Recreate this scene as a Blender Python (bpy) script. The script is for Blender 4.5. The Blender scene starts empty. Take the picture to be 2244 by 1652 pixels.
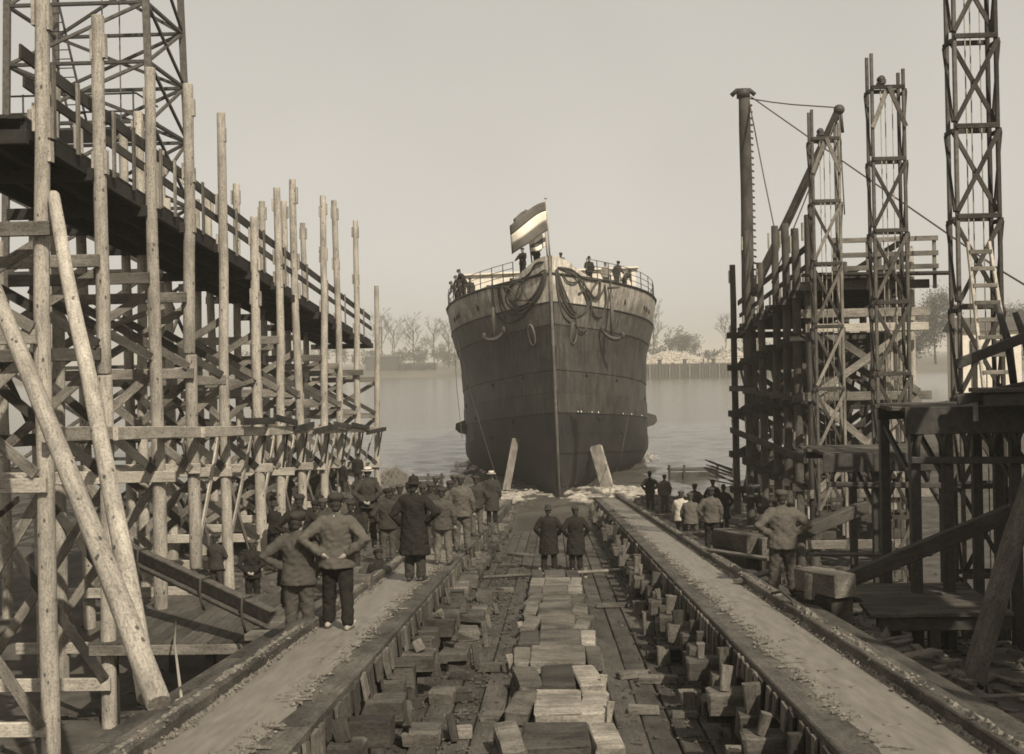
import bpy, bmesh, math, random
from mathutils import Vector, Matrix, noise
R = math.radians
rnd = random.Random(11)
sc = bpy.context.scene
col = sc.collection

# ------------------------------------------------------------------ camera
F, CX, CY, HOR = 2600.0, 1122.0, 826.0, 40.0      # focal length and centre in survey pixels (2244 wide)
ROLL, PSI = R(1.2), math.atan(85 / 2600)
CAM = Vector((0, 0, 7.4))                          # water level is z = 0
fwd = Vector((-math.sin(PSI), math.cos(PSI), 0))
rgt = Vector((math.cos(PSI), math.sin(PSI), 0))
UP = Vector((0, 0, 1))
cr = rgt * math.cos(ROLL) - UP * math.sin(ROLL)
cu = UP * math.cos(ROLL) + rgt * math.sin(ROLL)
cam_d = bpy.data.cameras.new('camera')
cam = bpy.data.objects.new('camera', cam_d)
col.objects.link(cam)
cam.matrix_world = Matrix(((cr.x, cu.x, -fwd.x, CAM.x), (cr.y, cu.y, -fwd.y, CAM.y), (cr.z, cu.z, -fwd.z, CAM.z), (0, 0, 0, 1)))
cam_d.sensor_fit = 'HORIZONTAL'
cam_d.sensor_width = 36
cam_d.lens = 36 * F / 2244
cam_d.shift_y = -HOR / 2244
cam_d.clip_start = 0.1
cam_d.clip_end = 9000
sc.camera = cam

# ------------------------------------------------------------------ sky, sun, exposure
SUN_H = Vector((0.45, -0.89, 0)).normalized()      # where the sun stands, seen from the ground
SUN_EL = R(43)
w = bpy.data.worlds.new('World')
sc.world = w
w.use_nodes = True
nt = w.node_tree
nt.nodes.clear()
sky = nt.nodes.new('ShaderNodeTexSky')
sky.sky_type = 'NISHITA'
sky.sun_disc = False
sky.sun_elevation = SUN_EL
sky.sun_rotation = math.atan2(SUN_H.x, SUN_H.y)
sky.altitude = 0
sky.air_density = 1.2
sky.dust_density = 2.0
sky.ozone_density = 1.0
bw = nt.nodes.new('ShaderNodeRGBToBW')
tint = nt.nodes.new('ShaderNodeMix')
tint.data_type = 'RGBA'
tint.blend_type = 'MULTIPLY'
tint.inputs[0].default_value = 1
tint.inputs[7].default_value = (1.0, 0.95, 0.862, 1)
bg = nt.nodes.new('ShaderNodeBackground')
bg.inputs[1].default_value = 0.15
wo = nt.nodes.new('ShaderNodeOutputWorld')
nt.links.new(sky.outputs[0], bw.inputs[0])
flat = nt.nodes.new('ShaderNodeMath')                # thick smoky haze evens the sky out
flat.operation = 'POWER'
flat.inputs[1].default_value = 0.35
gain = nt.nodes.new('ShaderNodeMath')
gain.operation = 'MULTIPLY'
gain.inputs[1].default_value = 2.1
nt.links.new(bw.outputs[0], flat.inputs[0])
nt.links.new(flat.outputs[0], gain.inputs[0])
smk = nt.nodes.new('ShaderNodeTexNoise')             # drifting smoke, faint and all over the sky
smk.inputs['Scale'].default_value = 1.7
smk.inputs['Detail'].default_value = 4.0
wtc = nt.nodes.new('ShaderNodeTexCoord')
nt.links.new(wtc.outputs['Generated'], smk.inputs[0])
smr = nt.nodes.new('ShaderNodeMapRange')
smr.inputs[1].default_value, smr.inputs[2].default_value = 0.3, 0.7
smr.inputs[3].default_value, smr.inputs[4].default_value = 0.87, 1.08
nt.links.new(smk.outputs[0], smr.inputs[0])
smm = nt.nodes.new('ShaderNodeMath')
smm.operation = 'MULTIPLY'
nt.links.new(gain.outputs[0], smm.inputs[0])
nt.links.new(smr.outputs[0], smm.inputs[1])
nt.links.new(smm.outputs[0], tint.inputs[6])
nt.links.new(tint.outputs[2], bg.inputs[0])
nt.links.new(bg.outputs[0], wo.inputs[0])
sd = bpy.data.lights.new('sun', 'SUN')
sd.energy = 4.4
sd.angle = R(0.6)
sd.color = (1.0, 0.925, 0.80)
sun = bpy.data.objects.new('sun', sd)
col.objects.link(sun)
sdir = Vector((SUN_H.x * math.cos(SUN_EL), SUN_H.y * math.cos(SUN_EL), math.sin(SUN_EL)))
sun.rotation_euler = sdir.to_track_quat('Z', 'Y').to_euler()
sun.location = sdir * 80
vs = sc.view_settings
vs.view_transform = 'Standard'
vs.look = 'None'
vs.exposure = 0.3
vs.gamma = 1.0
vs.use_curve_mapping = False
sc.cycles.max_bounces = 6
sc.cycles.diffuse_bounces = 3
sc.cycles.glossy_bounces = 2
sc.cycles.transparent_max_bounces = 6
sc.cycles.volume_bounces = 1
sc.cycles.use_denoising = True
sc.cycles.filter_width = 1.7

# ------------------------------------------------------------------ survey helpers
def unroll(x, y):
    dx, dy = x - CX, y - CY
    c, s = math.cos(ROLL), math.sin(ROLL)
    return dx * c - dy * s, dx * s + dy * c + HOR
def ray(x, y):
    u, v = unroll(x, y)
    return fwd + rgt * (u / F) - UP * (v / F)
def at(x, y, D):                                   # the point at world Y = D
    r = ray(x, y)
    return CAM + r * (D / r.y)
def atz(x, y, z):                                  # the point on a level plane
    r = ray(x, y)
    return CAM + r * ((z - CAM.z) / r.z)
def atx(x, y, X):                                  # the point on the plane X
    r = ray(x, y)
    return CAM + r * (X / r.x)
SL = 0.0812
def zway(D): return 5.135 - SL * D
def zfloor(D): return zway(D) - 1.0
def onslip(x, y, dz):                              # the point on the plane zway + dz
    r = ray(x, y)
    t = (zway(0) + dz - CAM.z) / (r.z + SL * r.y)
    return CAM + r * t

# ------------------------------------------------------------------ materials
def sep(v, a=1.0):
    return (v, v * 0.893, v * 0.735, a)
MATS = {}
class NT:
    def __init__(s, name):
        m = bpy.data.materials.new(name)
        m.use_nodes = True
        s.m, s.t = m, m.node_tree
        s.b = s.t.nodes['Principled BSDF']
        MATS[name] = m
    def n(s, kind, **kw):
        o = s.t.nodes.new(kind)
        for k, v in kw.items():
            if k.startswith('i'):
                o.inputs[int(k[1:])].default_value = v
            else:
                setattr(o, k, v)
        return o
    def l(s, a, b): s.t.links.new(a, b)
    def ramp(s, fac, stops):
        r = s.n('ShaderNodeValToRGB')
        e = r.color_ramp.elements
        while len(e) < len(stops): e.new(0.5)
        for k, (p, c) in enumerate(stops):
            e[k].position = p
            e[k].color = c if isinstance(c, tuple) else (c, c, c, 1)
        s.l(fac, r.inputs[0])
        return r.outputs[0]
    def mul(s, a, b, fac=1.0, mode='MULTIPLY'):
        m = s.n('ShaderNodeMix', data_type='RGBA', blend_type=mode)
        if isinstance(fac, float): m.inputs[0].default_value = fac
        else: s.l(fac, m.inputs[0])
        s.l(a, m.inputs[6])
        if isinstance(b, tuple): m.inputs[7].default_value = b
        else: s.l(b, m.inputs[7])
        return m.outputs[2]
    def coords(s, scale, rand=True):
        tc = s.n('ShaderNodeTexCoord')
        out = tc.outputs['Object']
        if rand:
            oi = s.n('ShaderNodeObjectInfo')
            mm = s.n('ShaderNodeMath', operation='MULTIPLY', i1=57.0)
            s.l(oi.outputs['Random'], mm.inputs[0])
            ad = s.n('ShaderNodeVectorMath', operation='ADD')
            s.l(out, ad.inputs[0]); s.l(mm.outputs[0], ad.inputs[1])
            out = ad.outputs[0]
            s.rand = oi.outputs['Random']
        mp = s.n('ShaderNodeMapping')
        mp.inputs['Scale'].default_value = scale
        s.l(out, mp.inputs[0])
        return mp.outputs[0]
    def noise(s, vec, scale, detail=5.0, rough=0.55):
        n = s.n('ShaderNodeTexNoise')
        n.inputs['Scale'].default_value = scale
        n.inputs['Detail'].default_value = detail
        n.inputs['Roughness'].default_value = rough
        s.l(vec, n.inputs[0])
        return n.outputs[0]
    def bump(s, h, strength, dist=0.02):
        b = s.n('ShaderNodeBump')
        b.inputs['Strength'].default_value = strength
        b.inputs['Distance'].default_value = dist
        s.l(h, b.inputs['Height'])
        s.l(b.outputs[0], s.b.inputs['Normal'])
    def out(s, c, rough=0.85, spec=0.25):
        if isinstance(c, tuple): s.b.inputs['Base Color'].default_value = c
        else: s.l(c, s.b.inputs['Base Color'])
        s.b.inputs['Roughness'].default_value = rough
        s.b.inputs['Specular IOR Level'].default_value = spec
        return s.m

def wood(name, v, knots=0.0, stain=0.5, var=0.35, rough=0.85, grain=1.0, bump=0.35):
    k = NT(name)
    g = k.noise(k.coords((0.7, 8.0, 8.0)), 3.0, 7.0, 0.66)
    c = k.ramp(g, [(0.28, sep(v * (1 - 0.42 * grain))), (0.5, sep(v * 0.97)), (0.74, sep(v * 1.16))])
    sp = k.noise(k.coords((5.0, 9.0, 9.0)), 4.0, 5.0, 0.7)
    c = k.mul(c, k.ramp(sp, [(0.34, 0.5), (0.52, 1.0), (0.7, 1.12)]))
    big = k.noise(k.coords((0.8, 1.6, 1.6)), 1.3, 4.0, 0.6)
    c = k.mul(c, k.ramp(big, [(0.34, 1 - stain * 0.85), (0.60, 1.0)]))
    rr = k.ramp(k.rand, [(0.0, 1 - var), (1.0, 1.0 + var * 0.35)])
    c = k.mul(c, rr)
    if knots:
        vo = k.n('ShaderNodeTexVoronoi')
        vo.inputs['Scale'].default_value = 3.4
        k.l(k.coords((0.9, 1.7, 1.7)), vo.inputs['Vector'])
        kn = k.ramp(vo.outputs['Distance'], [(0.09, 1 - knots), (0.16, 1.0)])
        c = k.mul(c, kn)
    k.bump(g, bump, 0.012)
    return k.out(c, rough, 0.2)

def plain(name, v, var=0.0, rough=0.8, nscale=6.0, contrast=0.4, bump=0.0, spec=0.2, metal=0.0, scale=(1, 1, 1)):
    k = NT(name)
    n = k.noise(k.coords(scale), nscale, 6.0, 0.6)
    c = k.ramp(n, [(0.3, sep(v * (1 - contrast))), (0.7, sep(v * (1 + contrast * 0.6)))])
    if var: c = k.mul(c, k.ramp(k.rand, [(0.0, 1 - var), (1.0, 1.0)]))
    if bump: k.bump(n, bump, 0.03)
    k.b.inputs['Metallic'].default_value = metal
    return k.out(c, rough, spec)

wood('log_wood', 0.42, knots=0.75, stain=0.45, var=0.22)
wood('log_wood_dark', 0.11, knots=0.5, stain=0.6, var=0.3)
wood('board_wood', 0.24, knots=0.3, stain=0.6, var=0.5)
wood('board_wood_pale', 0.46, knots=0.35, stain=0.4, var=0.25)
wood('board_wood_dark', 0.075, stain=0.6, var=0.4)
wood('shaded_dark_wood', 0.035, stain=0.4, var=0.3)  # near-black: shade beneath the left gangway put into the colour; also dark struts
wood('block_wood', 0.13, stain=0.75, var=0.55)
wood('block_wood_pale', 0.21, stain=0.7, var=0.4)
wood('deck_wood', 0.10, stain=0.55, var=0.35, bump=0.2)
wood('way_wood', 0.12, stain=0.7, var=0.3)
wood('chalk_wood', 0.36, stain=0.75, var=0.2)
plain('grease', 0.19, nscale=2.0, contrast=0.28, rough=0.5, bump=0.05, scale=(6, 0.8, 1))
plain('grease_lump', 0.17, nscale=14, contrast=0.7, rough=0.7, bump=0.5)
plain('steel_dark', 0.045, nscale=9, contrast=0.5, rough=0.6, var=0.3, spec=0.4)
plain('steel_brown', 0.10, nscale=7, contrast=0.5, rough=0.6, var=0.3, spec=0.3)
plain('soil', 0.075, nscale=1.4, contrast=0.6, bump=0.8)
plain('rope', 0.06, nscale=30, contrast=0.4)
plain('rope_pale', 0.28, nscale=30, contrast=0.4)
plain('wire', 0.09, nscale=30, contrast=0.2, rough=0.5)
plain('white_paint', 0.62, nscale=3, contrast=0.15)
plain('light_fleck_pale', 0.70, nscale=3, contrast=0.12)
plain('skin', 0.27, nscale=12, contrast=0.2, rough=0.6)
plain('hair', 0.04, nscale=40, contrast=0.4)
for nm, v in (('black', 0.022), ('charcoal', 0.042), ('grey', 0.068), ('midgrey', 0.092), ('drab', 0.125), ('pale', 0.22), ('white', 0.42)):
    k = NT('cloth_' + nm)
    n = k.noise(k.coords((1, 1, 1)), 7.0, 6.0, 0.62)
    c = k.ramp(n, [(0.3, sep(v * 0.78)), (0.7, sep(v * 1.15))])
    f = k.noise(k.coords((1, 1, 1)), 140.0, 2.0)
    k.bump(f, 0.25, 0.004)
    k.out(c, 0.95, 0.08)
plain('leather', 0.035, nscale=9, contrast=0.4, rough=0.6, spec=0.4)
plain('clog', 0.30, nscale=9, contrast=0.4)
plain('straw', 0.48, nscale=20, contrast=0.2)

def hull(name, v, streak=0.5):
    k = NT(name)
    a = k.noise(k.coords((3.0, 3.0, 0.25), False), 1.6, 7.0, 0.62)
    b = k.noise(k.coords((1, 1, 1), False), 0.7, 6.0, 0.6)
    c = k.ramp(a, [(0.32, sep(v * (1 - streak))), (0.68, sep(v * (1 + streak * 0.8)))])
    c = k.mul(c, k.ramp(b, [(0.35, 0.58), (0.65, 1.15)]))
    e = k.noise(k.coords((1, 1, 1), False), 6.0, 6.0, 0.7)
    c = k.mul(c, k.ramp(e, [(0.36, 0.7), (0.6, 1.08)]))
    k.bump(b, 0.25, 0.06)
    oi = k.n('ShaderNodeObjectInfo')
    c = k.mul(c, k.ramp(oi.outputs['Random'], [(0.0, 0.86), (1.0, 1.06)]))
    # rows of rivets as fine relief
    return k.out(c, 0.62, 0.3)
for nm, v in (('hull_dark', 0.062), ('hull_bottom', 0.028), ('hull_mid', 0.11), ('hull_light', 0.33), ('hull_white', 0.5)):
    k = hull(nm, v)

k = NT('river')
n1 = k.noise(k.coords((0.4, 1.3, 1.0), False), 1.1, 6.0, 0.65)
n2 = k.noise(k.coords((0.12, 0.6, 1.0), False), 0.25, 5.0, 0.6)
add = k.n('ShaderNodeMath', operation='MULTIPLY_ADD', i1=0.5)
k.l(n1, add.inputs[0]); k.l(n2, add.inputs[2])
k.bump(add.outputs[0], 0.45, 0.3)
k.out(sep(0.085), 0.10, 0.6)
k = NT('foam')
n1 = k.noise(k.coords((1, 1, 1), False), 3.0, 6.0, 0.65)
k.bump(n1, 0.7, 0.1)
at_ = k.n('ShaderNodeAttribute', attribute_name='froth')
n3 = k.noise(k.coords((0.7, 1.6, 1), False), 7.0, 9.0, 0.8)
sm_ = k.n('ShaderNodeMath', operation='ADD'); k.l(at_.outputs['Fac'], sm_.inputs[0]); k.l(n3, sm_.inputs[1])
k.l(k.ramp(sm_.outputs[0], [(0.66, 0.0), (1.05, 0.7)]), k.b.inputs['Alpha'])
k.out(k.ramp(n1, [(0.35, sep(0.28)), (0.65, sep(0.6))]), 0.8)
plain('bank_grass', 0.11, nscale=0.05, contrast=0.4)
plain('bark_far', 0.07, nscale=2, contrast=0.3)
plain('twig_far', 0.075, nscale=1, contrast=0.4)
plain('reed', 0.20, nscale=4, contrast=0.6)
plain('stone_pale', 0.42, nscale=0.6, contrast=0.4)
plain('quay_wood', 0.06, nscale=1.0, contrast=0.4)
plain('roof_dark', 0.08, nscale=1.0, contrast=0.3)
plain('flag_red', 0.11, nscale=3, contrast=0.2)
plain('flag_white', 0.78, nscale=3, contrast=0.08)
plain('flag_blue', 0.12, nscale=3, contrast=0.2)

# ------------------------------------------------------------------ object helpers
WM = {}
def put(o, M, parent):
    col.objects.link(o)
    WM[o.name] = M
    if parent is None:
        o.matrix_basis = M
    else:
        o.parent = parent
        o.matrix_parent_inverse = WM[parent.name].inverted()
        o.matrix_basis = M
    return o
def tag(o, label=None, cat=None, group=None, kind=None):
    if label: o['label'] = label
    if cat: o['category'] = cat
    if group: o['group'] = group
    if kind: o['kind'] = kind
    return o
def thing(name, label, cat, loc=(0, 0, 0), group=None):
    o = bpy.data.objects.new(name, None)
    o.empty_display_size = 0.2
    put(o, Matrix.Translation(Vector(loc)), None)
    return tag(o, label, cat, group)

class MB:
    def __init__(s):
        s.v, s.f, s.sm = [], [], []
    def add(s, vs, fs, smooth=False):
        b = len(s.v)
        s.v.extend(vs)
        for q in fs:
            s.f.append(tuple(i + b for i in q)); s.sm.append(smooth)
    def box(s, c, size, rz=0.0, M=None):
        x, y, z = (d / 2 for d in size)
        vs = [Vector((a * x, b * y, d * z)) for d in (-1, 1) for b in (-1, 1) for a in (-1, 1)]
        rot = M if M is not None else Matrix.Rotation(rz, 3, 'Z')
        vs = [tuple(rot @ q + Vector(c)) for q in vs]
        s.add(vs, [(0, 2, 3, 1), (4, 5, 7, 6), (0, 1, 5, 4), (2, 6, 7, 3), (0, 4, 6, 2), (1, 3, 7, 5)])
    def beam(s, p0, p1, bw_, bh):
        p0, p1 = Vector(p0), Vector(p1)
        M = frame(p0, p1)
        s.box((p0 + p1) / 2, ((p1 - p0).length, bw_, bh), M=M.to_3x3())
    def tube(s, pts, rad, seg=6, smooth=True, caps=True):
        pts = [Vector(p) for p in pts]
        n = len(pts)
        if not hasattr(rad, '__len__'): rad = [rad] * n
        vs, fs = [], []
        ref = None
        for i, p in enumerate(pts):
            d = (pts[min(i + 1, n - 1)] - pts[max(i - 1, 0)])
            d = d.normalized() if d.length > 1e-9 else UP
            if ref is None:
                ref = d.orthogonal().normalized()
            ref = (ref - d * ref.dot(d))
            ref = ref.normalized() if ref.length > 1e-6 else d.orthogonal().normalized()
            b = d.cross(ref)
            for k in range(seg):
                a = 2 * math.pi * k / seg
                vs.append(tuple(p + (ref * math.cos(a) + b * math.sin(a)) * rad[i]))
        for i in range(n - 1):
            for k in range(seg):
                k2 = (k + 1) % seg
                fs.append((i * seg + k, i * seg + k2, (i + 1) * seg + k2, (i + 1) * seg + k))
        if caps:
            fs.append(tuple(range(seg - 1, -1, -1)))
            fs.append(tuple((n - 1) * seg + k for k in range(seg)))
        s.add(vs, fs, smooth)
    def limb(s, pts, rad, seg=10):                 # a tube with rounded ends
        pts = [Vector(p) for p in pts]
        r = list(rad)
        d0 = (pts[0] - pts[1]).normalized(); d1 = (pts[-1] - pts[-2]).normalized()
        P = [pts[0] + d0 * r[0] * 0.9, pts[0] + d0 * r[0] * 0.5] + pts + [pts[-1] + d1 * r[-1] * 0.5, pts[-1] + d1 * r[-1] * 0.9]
        Q = [r[0] * 0.35, r[0] * 0.85] + r + [r[-1] * 0.85, r[-1] * 0.35]
        s.tube(P, Q, seg)
    def ell(s, c, r, seg=12, rings=8, M=None):
        vs, fs = [], []
        c = Vector(c)
        for i in range(1, rings):
            t = math.pi * i / rings
            for k in range(seg):
                a = 2 * math.pi * k / seg
                q = Vector((r[0] * math.sin(t) * math.cos(a), r[1] * math.sin(t) * math.sin(a), r[2] * math.cos(t)))
                if M is not None: q = M @ q
                vs.append(tuple(c + q))
        for pole in (1, -1):
            q = Vector((0, 0, r[2] * pole))
            if M is not None: q = M @ q
            vs.append(tuple(c + q))
        n = (rings - 1) * seg
        for i in range(rings - 2):
            for k in range(seg):
                k2 = (k + 1) % seg
                fs.append((i * seg + k, (i + 1) * seg + k, (i + 1) * seg + k2, i * seg + k2))
        for k in range(seg):
            k2 = (k + 1) % seg
            fs.append((n, k, k2))
            fs.append((n + 1, (rings - 2) * seg + k2, (rings - 2) * seg + k))
        s.add(vs, fs, True)
    def rings(s, rs, smooth=True):                 # closed loft through rings of equal length
        m = len(rs[0])
        vs = [tuple(p) for r_ in rs for p in r_]
        fs = []
        for i in range(len(rs) - 1):
            for k in range(m):
                k2 = (k + 1) % m
                fs.append((i * m + k, i * m + k2, (i + 1) * m + k2, (i + 1) * m + k))
        fs.append(tuple(range(m - 1, -1, -1)))
        fs.append(tuple((len(rs) - 1) * m + k for k in range(m)))
        s.add(vs, fs, smooth)
    def chunk(s, c, r, g=rnd):                     # a rough little lump
        c = Vector(c)
        vs = []
        for q in ((1, 0, 0), (-1, 0, 0), (0, 1, 0), (0, -1, 0), (0, 0, 1), (0, 0, -1)):
            vs.append(tuple(c + Vector(q) * r * g.uniform(0.5, 1.25) + Vector((g.uniform(-.3, .3), g.uniform(-.3, .3), g.uniform(-.15, .15))) * r))
        s.add(vs, [(0, 2, 4), (2, 1, 4), (1, 3, 4), (3, 0, 4), (2, 0, 5), (1, 2, 5), (3, 1, 5), (0, 3, 5)])
    def mesh(s, name, mat=None):
        me = bpy.data.meshes.new(name)
        me.from_pydata([tuple(v) for v in s.v], [], s.f)
        me.polygons.foreach_set('use_smooth', s.sm)
        if mat: me.materials.append(MATS[mat])
        return me
    def build(s, name, mat, parent=None, M=None, label=None, cat=None, group=None, kind=None):
        o = bpy.data.objects.new(name, s.mesh(name, mat))
        put(o, M if M is not None else Matrix.Identity(4), parent)
        return tag(o, label, cat, group, kind)

def frame(p0, p1, up=None):
    p0, p1 = Vector(p0), Vector(p1)
    x = (p1 - p0).normalized()
    u = Vector(up) if up is not None else (UP if abs(x.z) < 0.95 else Vector((0, 1, 0)))
    y = u.cross(x).normalized()
    z = x.cross(y)
    c = (p0 + p1) / 2
    return Matrix(((x.x, y.x, z.x, c.x), (x.y, y.y, z.y, c.y), (x.z, y.z, z.z, c.z), (0, 0, 0, 1)))
CACHE = {}
def plank_mesh(L, w_, h, mat, taper=1.0):
    key = ('p', round(L, 2), round(w_, 3), round(h, 3), mat, round(taper, 2))
    if key not in CACHE:
        c = min(0.014, 0.16 * min(w_, h))
        prof = [(-w_ / 2 + c, -h / 2), (w_ / 2 - c, -h / 2), (w_ / 2, -h / 2 + c), (w_ / 2, h / 2 - c), (w_ / 2 - c, h / 2), (-w_ / 2 + c, h / 2), (-w_ / 2, h / 2 - c), (-w_ / 2, -h / 2 + c)]
        m = MB()
        m.rings([[Vector((x, a * t, b * t)) for a, b in prof] for x, t in ((-L / 2, 1), (L / 2, taper))], False)
        CACHE[key] = m.mesh('timber', mat)
    return CACHE[key]
def plank(name, p0, p1, w_, h, mat, parent=None, up=None, taper=1.0):
    p0, p1 = Vector(p0), Vector(p1)
    o = bpy.data.objects.new(name, plank_mesh((p1 - p0).length, w_, h, mat, taper))
    return put(o, frame(p0, p1, up), parent)
def rough_mesh(L, w_, h, mat, var):
    key = ('r', round(L, 2), round(w_, 2), round(h, 2), mat, var)
    if key not in CACHE:
        g = random.Random(var * 31 + int(L * 100) + int(w_ * 1000))
        bm = bmesh.new()
        bmesh.ops.create_cube(bm, size=1.0)
        bmesh.ops.scale(bm, vec=(L, w_, h), verts=bm.verts)
        bmesh.ops.bevel(bm, geom=bm.edges[:], offset=min(.022, h * .12), segments=1, affect='EDGES')
        j_ = min(.024, h * .11)
        for v_ in bm.verts:
            v_.co += Vector((g.uniform(-j_, j_), g.uniform(-j_, j_), g.uniform(-j_, j_) * .7))
        me = bpy.data.meshes.new('block')
        bm.to_mesh(me); bm.free()
        me.materials.append(MATS[mat])
        CACHE[key] = me
    return CACHE[key]
def rough(name, p0, p1, w_, h, mat, parent=None, up=None):
    p0, p1 = Vector(p0), Vector(p1)
    o = bpy.data.objects.new(name, rough_mesh((p1 - p0).length, w_, h, mat, rnd.randint(0, 4)))
    return put(o, frame(p0, p1, up), parent)
def log_mesh(L, r0, r1, mat, var):
    key = ('l', round(L, 1), round(r0, 3), round(r1, 3), mat, var)
    if key not in CACHE:
        g = random.Random(var * 77 + int(L * 10))
        n = max(3, int(L / 0.7))
        rs = []
        ph = g.uniform(0, 6)
        for i in range(n + 1):
            t = i / n
            r = r0 + (r1 - r0) * t
            wv = min(.03, L * .003)
            cx_, cy_ = wv * math.sin(t * 6 + ph) + .3 * wv * math.sin(t * 17 + ph), wv * math.sin(t * 5 + ph * 2)
            ring = []
            for k in range(14):
                a = 2 * math.pi * k / 14
                q = r * (1 + 0.07 * noise.noise(Vector((math.cos(a) * 1.4, math.sin(a) * 1.4, t * L * 0.8 + var * 9))))
                ring.append(Vector((-L / 2 + L * t, cx_ + q * math.cos(a), cy_ + q * math.sin(a))))
            if i in (0, n):
                inner = [Vector((p.x, p.y * 0.93, p.z * 0.93)) for p in ring]
                for k in range(14): ring[k].x += (0.03 if i == 0 else -0.03)
                rs.extend([inner, ring] if i == 0 else [ring, inner])
            else:
                rs.append(ring)
        m = MB()
        m.rings(rs, True)
        for k in (-1, -2): m.sm[k] = False
        CACHE[key] = m.mesh('log', mat)
    return CACHE[key]
def log(name, p0, p1, r0, r1, mat='log_wood', parent=None):
    p0, p1 = Vector(p0), Vector(p1)
    o = bpy.data.objects.new(name, log_mesh((p1 - p0).length, r0, r1, mat, rnd.randint(0, 3)))
    M = frame(p0, p1)
    return put(o, M @ Matrix.Rotation(rnd.uniform(0, 6.28), 4, 'X'), parent)
ORD = ['first', 'second', 'third', 'fourth', 'fifth', 'sixth', 'seventh', 'eighth', 'ninth', 'tenth', 'eleventh', 'twelfth', 'thirteenth', 'fourteenth', 'fifteenth', 'sixteenth', 'seventeenth', 'eighteenth', 'nineteenth', 'twentieth']

# ------------------------------------------------------------------ ground and river
def smooth(a, b, x):
    t = max(0.0, min(1.0, (x - a) / (b - a)))
    return t * t * (3 - 2 * t)
def ground_z(X, D):
    n = 0.10 * noise.noise(Vector((X * 0.5, D * 0.5, 0))) + 0.05 * noise.noise(Vector((X * 1.7, D * 1.7, 3)))
    if X < 0:
        left = 0.15 + 0.95 * smooth(27, 31, D) - 0.75 * smooth(40, 61, D)
        z = left
        shore = 63 + max(0, -X - 9) * 0.25
    else:
        z = max(0.45, 3.55 - SL * D)
        z += 1.6 * smooth(12, 22, X) * smooth(35, 60, D) + .45 * smooth(4.2, 5.2, X) * smooth(24, 19, D)
        shore = 60 + max(0, X - 7) * 2.0
    if X > 0: z += max(0, zway(D) - .62 - z) * smooth(3.6, 4.1, X) * smooth(5.5, 4.95, X) * smooth(27, 22, D)
    mid = smooth(4.6, 3.4, abs(X)) if X < 0 else smooth(4.1, 3.4, X)
    z = z * (1 - mid) + min(z, zfloor(D) - 0.45) * mid
    z += n
    z -= 2.6 * smooth(shore - 1.5, shore + 4, D)
    return z
m = MB()
xs = [-60 + 3 * i for i in range(14)] + [-18 + 0.5 * i for i in range(73)] + [21 + 3 * i for i in range(14)]
ys = [-14 + 2 * i for i in range(9)] + [4 + 0.5 * i for i in range(140)] + [75 + 4 * i for i in range(20)]
vs_ = [(x, y, ground_z(x, y)) for y in ys for x in xs]
nx = len(xs)
m.add(vs_, [(j * nx + i, j * nx + i + 1, (j + 1) * nx + i + 1, (j + 1) * nx + i) for j in range(len(ys) - 1) for i in range(nx - 1)], True)
m.build('ground', 'soil', kind='structure')
m = MB()
wx = [-3000, -600, -150, -80] + [-50 + .65 * i for i in range(170)] + [70, 120, 600, 3000]
wy = [-60, 30] + [54 + .45 * i for i in range(190)] + [145, 160, 200, 300, 500, 900]
def wave(x, y):
    if not (-50 < x < 60 and 54 < y < 139): return 0.0
    fade = smooth(-50, -38, x) * smooth(60, 45, x) * smooth(139, 115, y) * smooth(54, 57, y)
    r_ = math.hypot(x * .9, (y - 68) * .55)
    z = .15 * math.sin(r_ * 2.4 + 1.5 * noise.noise(Vector((x * .1, y * .1, 0)))) * math.exp(-r_ / 16) * smooth(1, 4, r_)
    z += .09 * noise.noise(Vector((x * .35, y * .75, 0))) + .035 * noise.noise(Vector((x * .9, y * 1.5, 5)))
    near = math.exp(-max(0, abs(x) - 3) / 6) * smooth(100, 70, y)
    z += .30 * near * noise.noise(Vector((x * .8, y * 1.1, 9)))
    return z * fade
vs_ = [(x, y, wave(x, y)) for y in wy for x in wx]
nx = len(wx)
m.add(vs_, [(j * nx + i, j * nx + i + 1, (j + 1) * nx + i + 1, (j + 1) * nx + i) for j in range(len(wy) - 1) for i in range(nx - 1)], True)
m.build('river', 'river', kind='structure')
# far bank, one sheet out to the horizon
def shore_far(X): return 530 - smooth(-40, 60, X) * 135 + 8 * math.sin(X * 0.02)
m = MB()
bx_ = [-3000, -1500, -800] + [-500 + 20 * i for i in range(51)] + [800, 1500, 3000]
rows = [(0, -1.5), (6, 0.7), (16, 3.0), (40, 3.2), (200, 3.5), (900, 4.0), (4500, 5)]
vs_ = []
for off, z in rows:
    for x in bx_:
        vs_.append((x, shore_far(x) + off, z + (0.5 * noise.noise(Vector((x * 0.03, off * 0.05, 1))) if off else 0)))
nx = len(bx_)
m.add(vs_, [(j * nx + i, j * nx + i + 1, (j + 1) * nx + i + 1, (j + 1) * nx + i) for j in range(len(rows) - 1) for i in range(nx - 1)], True)
m.build('far_bank', 'bank_grass', kind='structure')

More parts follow.
